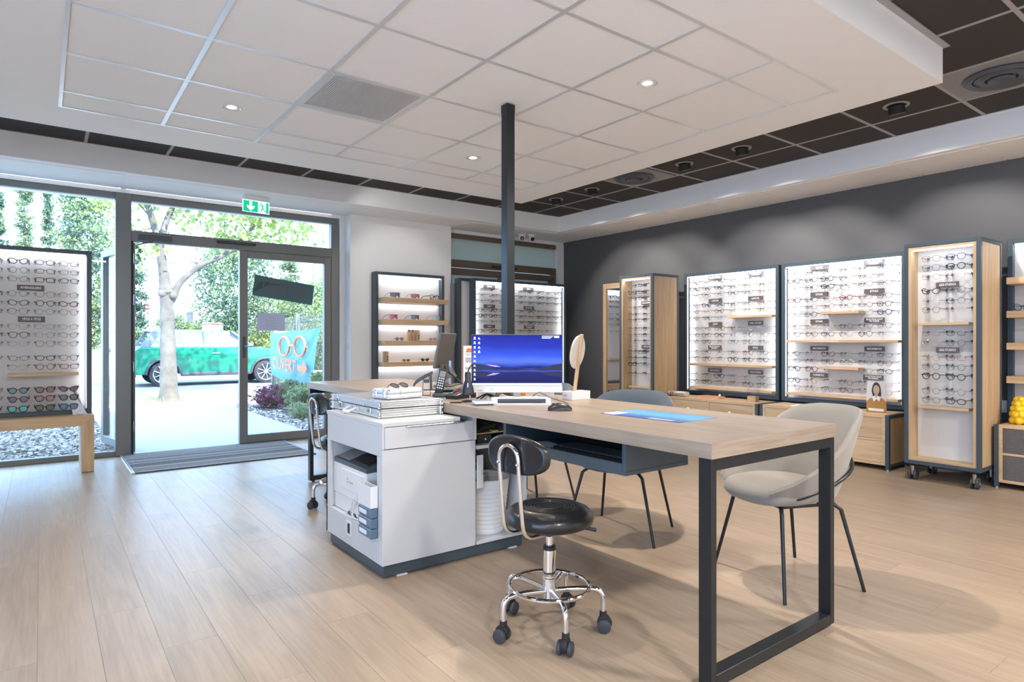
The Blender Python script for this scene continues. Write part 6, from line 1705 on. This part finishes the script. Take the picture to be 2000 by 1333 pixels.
def sparse(n):
    p = []
    cl = [(1.0, 3.6), (1.15, 3.3), (1.3, 3.9), (1.6, 3.7), (2.1, 3.3), (2.3, 3.7), (2.6, 3.5), (2.7, 3.1), (2.9, 3.8), (3.1, 3.3), (3.3, 3.7), (3.5, 3.2), (3.6, 3.6), (3.8, 3.9), (3.9, 3.3), (4.1, 3.6), (4.2, 3.2), (3.0, 4.3), (2.0, 4.4), (1.2, 4.5), (3.9, 4.4), (4.3, 3.9), (3.4, 4.1), (3.0, 3.0), (1.45, 2.75), (4.3, 3.4), (3.7, 3.45), (3.2, 3.55)]
    k_ = rng.integers(0, len(cl), n)
    c_ = np.array([(a - 1.86, 0.0, z_) for a, z_ in cl])[k_]
    return c_ + rng.normal(size=(n, 3)) * np.array([0.20, 0.45, 0.17])
scatter_quads('leaves', 1500, sparse, 0.085, 'leaf1', t, elong=1.4)
scatter_quads('leaves', 500, sparse, 0.060, 'leaf2', t, elong=1.4)
scatter_quads('top_leaves', 5000, crown_pts(0.7, 0.3, 4.2, 7.0, 2.4, 'ell', 60, 0.4), 0.09, 'leaf1', t, elong=1.4)

# planting bed right of the path
def shrub(label, x, y, h_, r, mats, n, s):
    t = thing('shrub', label, 'shrub', (x, y, -0.03), 0, 'shrubs in the right planting bed')
    b = B()
    for i in range(9):
        a = rng.random() * 2 * PI
        b.tube([(0, 0, 0), (0.4 * r * math.cos(a), 0.4 * r * math.sin(a), h_ * 0.5), (r * 0.8 * math.cos(a), r * 0.8 * math.sin(a), h_ * rng.uniform(0.7, 1.0))], [0.006, 0.004, 0.002], 5)
    b.done('stems', 'trunk2', t)
    for m_ in mats:
        scatter_quads('foliage', n // len(mats), crown_pts(0, 0, 0.04, h_, r, 'ell', 26, 0.045), s, m_, t)
shrub('purple-leaved shrub at the near corner of the banner fence', 3.00, 10.6, 0.42, 0.22, ['leafr'], 1000, 0.030)
shrub('spreading green shrub under the banner', 3.42, 10.9, 0.42, 0.32, ['leaf2', 'leaf4'], 1500, 0.034)
shrub('loose olive shrub under the banner, nearer the desk', 3.32, 9.9, 0.40, 0.24, ['leaf4'], 900, 0.034)
shrub('tall green shrub under the right end of the banner', 3.50, 9.6, 0.62, 0.26, ['leaf2', 'leaf1'], 1200, 0.036)
shrub('small grey-green shrub at the edge of the path', 2.95, 9.0, 0.22, 0.15, ['leaf4'], 500, 0.026)
cable([(2.8, 10.9, 0.01), (3.0, 10.4, 0.02), (3.15, 9.9, 0.015), (3.2, 9.4, 0.02), (3.05, 8.8, 0.01)], 0.010, 'matte', 'black irrigation hose lying across the wood chips', 1, 0, 1, name='irrigation_hose', cat='hose')
# mesh fence with banner
t = thing('mesh_fence', 'grey wire mesh fence with lower boards carrying the OUVERT banner', 'fence', (3.76, 11.3, 0))
for y_ in (13.15, 11.6, 10.12, 8.6):
    B().box((3.74, y_ - 0.03, -0.05), (3.79, y_ + 0.03, 1.60), 0.003).done('post', 'alu' if y_ != 10.12 else 'anth', t, world=True)
b = B()
for i in range(92):
    b.box((3.762, 8.6 + i * 0.0495, 0.0), (3.766, 8.604 + i * 0.0495, 1.55))
for z_ in (0.05, 0.25, 0.27, 0.65, 0.67, 1.05, 1.07, 1.45, 1.47, 1.53):
    b.box((3.765, 8.6, z_), (3.769, 13.15, z_ + 0.004))
b.done('wire_mesh', 'alu', t, world=True, kind='stuff')
for i in range(60):
    B().box((3.775, 8.62 + i * 0.075, 0.0), (3.785, 8.685 + i * 0.075, 0.50)).done('board', 'trunk2' if i % 3 else 'mgrey', t, world=True)
t = thing('banner', 'teal fabric banner with orange glasses, arrow and the word OUVERT', 'banner', (3.68, 11.7, 0))
b = B(); rows = []
NU, NVv = 40, 22
c00, c10, c11, c01 = (13.10, 1.275), (10.27, 1.335), (10.72, 0.34), (13.10, 0.43)
def bp(u, v):
    top = (c00[0] + (c10[0] - c00[0]) * u, c00[1] + (c10[1] - c00[1]) * u - 0.035 * math.sin(PI * ((u * 2) % 1)))
    bot_z = 0.43 - (0.125 * (u / 0.55) if u < 0.55 else 0.125 - 0.03 * (u - 0.55) / 0.45)
    bot = (c01[0] + (c11[0] - c01[0]) * u, bot_z)
    y_ = top[0] + (bot[0] - top[0]) * v; z_ = top[1] + (bot[1] - top[1]) * v
    f = 0.018 * math.sin(9 * (u + 0.9 * v)) * v + 0.05 * math.exp(-((u - (0.98 - 0.42 * v)) / 0.035) ** 2)
    return (3.70 + f, y_, z_)
for j in range(NVv + 1):
    rows.append([bp(i / NU, j / NVv) for i in range(NU + 1)])
b.sheet(rows)
cl = b.done('cloth', 'teal', t, world=True, smooth=80)
rzt = (R(90), 0, R(-90))
def on(y_, z_): return (3.655 - 3.68, y_ - 11.7, z_)
o = text('lettering', 'OUVERT', 0.34, t, on(12.08, 0.645), (R(90), R(2), R(-90)), 'ink_w', 0.002, sx=1.08, bold=0.004)
o.data.materials.clear(); o.data.materials.append(M['orange2'])
for yc in (12.05, 11.15):
    pts = [(3.655, yc + 0.30 * math.cos(2 * PI * i / 40), 1.00 + 0.175 * math.sin(2 * PI * i / 40)) for i in range(40)]
    B().tube(pts, 0.021, 6, closed=True).done('glasses_ring', 'orange2', t, world=True)
B().tube([(3.655, 11.75, 1.0), (3.655, 11.6, 1.02), (3.655, 11.45, 1.0)], 0.018, 6).done('glasses_bridge', 'orange2', t, world=True)
for ya in (12.35, 10.85):
    B().box((3.65, ya, 0.985), (3.66, ya + (0.10 if ya > 12 else -0.10), 1.01)).done('glasses_hinge', 'orange2', t, world=True)
B().prism([(11.28, 0.57), (10.98, 0.57), (10.98, 0.48), (10.76, 0.62), (10.98, 0.77), (10.98, 0.67), (11.28, 0.67)], 3.652, 3.656, 'X').done('arrow', 'orange2', t, world=True)
B().tube([(3.70, 11.6, 0.31), (3.74, 11.6, 0.22), (3.70, 11.65, 0.15)], 0.006, 6).done('tie', 'paper', t, world=True)

# car passing on the road
t = thing('car', 'green hatchback with dark roof passing on the road behind the street tree', 'car', (3.62, 18.35, -0.03))
Z0 = 0.0
body = [(-1.86, 0.30), (-1.90, 0.62), (-1.84, 0.90), (-1.72, 0.99), (0.80, 0.99), (1.42, 0.93), (1.78, 0.80), (1.92, 0.58), (1.90, 0.28)]
for xw in (1.22, -1.22):
    arc = [(xw + 0.365 * math.cos(PI * i / 12), 0.30 + 0.365 * math.sin(PI * i / 12)) for i in range(13)]
    body += [(p[0], p[1]) for p in arc] if xw > 0 else [(p[0], p[1]) for p in arc]
B().prism(body, -0.84, 0.84, 'Y', bev=0.05).done('body', 'carg', t, smooth=50)
def taper_prism(prof, w0, w1, z0, z1):
    b = B(); L_, R_ = [], []
    for x_, z_ in prof:
        w_ = w0 + (w1 - w0) * (z_ - z0) / (z1 - z0)
        L_.append(b.bm.verts.new((x_, -w_, z_))); R_.append(b.bm.verts.new((x_, w_, z_)))
    b.bm.faces.new(L_); b.bm.faces.new(R_[::-1])
    n = len(prof)
    for i in range(n): b.bm.faces.new((L_[i], R_[i], R_[(i + 1) % n], L_[(i + 1) % n]))
    return b
taper_prism([(-1.70, 0.985), (0.92, 0.985), (0.36, 1.36), (-1.42, 1.37)], 0.80, 0.66, 0.985, 1.37).done('greenhouse', 'carglass', t)
taper_prism([(-1.50, 1.365), (0.40, 1.355), (0.20, 1.415), (-1.30, 1.425), (-1.62, 1.38)], 0.67, 0.60, 1.36, 1.43).done('roof', 'carw', t)
for sg in (-1, 1):
    for (x0, x1, x2, x3) in ((0.86, 0.93, 0.42, 0.34), (-0.30, -0.22, -0.24, -0.32), (-1.72, -1.50, -1.30, -1.45)):
        B().prism([(x0, 0.98), (x1, 0.98), (x2, 1.37), (x3, 1.37)], sg * 0.735 - 0.075, sg * 0.735 + 0.075, 'Y').done('pillar', 'carw', t)
    B().box((-0.85, sg * 0.80, 0.25), (0.85, sg * 0.86, 0.34), 0.02).done('sill_trim', 'rubber', t)
    m_ = B().box((0.52, sg * 0.84, 1.00), (0.68, sg * 0.99, 1.12), 0.03, seg=2).done('mirror', 'carw', t)
    B().box((-0.12, sg * 0.84, 0.80), (0.06, sg * 0.865, 0.83), 0.008).done('door_handle', 'chrome', t)
    B().box((-1.90, sg * 0.60, 0.66), (-1.82, sg * 0.80, 0.86), 0.02).done('tail_lamp', 'red', t)
    B().box((1.66, sg * 0.52, 0.62), (1.86, sg * 0.74, 0.80), 0.04, seg=2).done('headlamp', 'chrome', t)
    for xw in (1.22, -1.22):
        wm = Matrix.Translation((xw, sg * 0.74, 0.315)) @ Matrix.Rotation(R(-90 * sg), 4, 'X')
        w_ = B().lathe([(0, -0.09), (0.24, -0.09), (0.305, -0.07), (0.315, 0.0), (0.305, 0.075), (0.235, 0.095), (0.225, 0.08), (0, 0.05)], (0, 0, 0), 36, wm).done('wheel', 'tyre', t)
        rm = B()
        rm.lathe([(0.215, 0.085), (0.232, 0.098), (0.225, 0.080)], (0, 0, 0), 36, wm); rm.lathe([(0, 0.100), (0.04, 0.100), (0.045, 0.08)], (0, 0, 0), 16, wm)
        for k_ in range(9):
            a = 2 * PI * k_ / 9
            rm.tube([(0.03 * math.cos(a), 0.03 * math.sin(a), 0.092), (0.222 * math.cos(a), 0.222 * math.sin(a), 0.088)], 0.013, 6, mat=wm)
        rm.done('rim', 'steel', w_)
        B().tube([(xw + 0.375 * math.cos(PI * i / 14), sg * 0.845, 0.30 + 0.375 * math.sin(PI * i / 14)) for i in range(15)], 0.028, 8).done('arch_trim', 'rubber', t)
B().box((-1.93, -0.75, 0.22), (-1.80, 0.75, 0.42), 0.03).done('rear_bumper', 'rubber', t)
B().box((1.80, -0.75, 0.20), (1.94, 0.75, 0.40), 0.03).done('front_bumper', 'rubber', t)

# fuel station roof and street furniture far away
t = thing('station_canopy', 'flat white fuel station canopy with round red sign across the road', 'canopy', (6.0, 55, 0))
B().box((-12, -3, 3.35), (4.9, 3, 3.72), 0.02).done('roof', 'wplastic', t)
for x_ in (3.35, -7.0):
    B().box((x_ - 0.22, -0.3, 0), (x_ + 0.22, 0.3, 3.35)).done('pillar', 'mgrey', t)
B().cyl((-0.0, -3.02, 3.54), (0.0, -3.10, 3.54), 0.24, 24).done('round_sign', 'red', t)
B().box((-0.17, -3.13, 3.50), (0.17, -3.10, 3.58)).done('sign_bar', 'paper', t)
text('lettering', 'TOTAL', 0.42, t, (3.6, -3.05, 3.56), (R(90), 0, 0), 'red', 0.01)
t = thing('station_kiosk', 'low white kiosk building behind the bushes across the road', 'building', (12.5, 48, 0))
B().box((-3, -2, 0), (3, 2, 1.75), 0.02).done('wall', 'wplastic', t)
B().box((-1.6, -2.03, 1.25), (0.2, -2.0, 1.5)).done('window', 'mgrey', t)
B().box((-3.1, -2.1, 1.75), (3.1, 2.1, 1.95), 0.02).done('roof', 'mgrey', t)
t = thing('street_lamp', 'tall thin grey lamp post seen through the right door leaf', 'lamp post', (8.80, 25, 0), 0)
B().cyl((0, 0, -0.05), (0, 0, 9.0), 0.10, 16, 0.06).done('pole', 'steel', t)
B().tube([(0, 0, 8.9), (-0.4, 0, 9.2), (-1.2, 0, 9.3)], 0.04, 8).done('arm', 'steel', t)
B().box((-1.7, -0.12, 9.24), (-1.1, 0.12, 9.34), 0.03).done('lamp_head', 'mgrey', t)
t = thing('sign_board', 'small white roadside board with red border behind the car', 'sign', (5.05, 25.2, 0))
B().box((-0.03, -0.02, -0.03), (0.03, 0.02, 1.25)).done('pole', 'mgrey', t)
B().box((-0.36, -0.04, 1.18), (0.36, -0.02, 1.78), 0.01).done('board', 'paper', t)
B().box((-0.33, -0.048, 1.70), (0.33, -0.04, 1.74)).done('red_line', 'red', t)
t = thing('barrier_wall', 'low white boundary wall beyond the road, left of the plane trunk', 'wall', (0, 26.0, 0))
B().box((-14, -0.1, 0), (3.3, 0.1, 0.72), 0.01).done('wall', 'kerb', t)
B().box((-14, -0.14, 0.72), (3.3, 0.14, 0.80), 0.01).done('coping', 'mgrey', t)
for x_, lb in ((6.75, 'slim white post beyond the road left of the banner'),):
    t = thing('white_post', lb, 'post', (x_, 22.0 + 1.2, 0))
    B().box((-0.06, -0.06, -0.02), (0.06, 0.06, 2.0), 0.01).done('shaft', 'wplastic', t)
    B().box((-0.16, -0.02, 1.05), (0.5, 0.02, 1.45), 0.005).done('plate', 'wplastic', t)
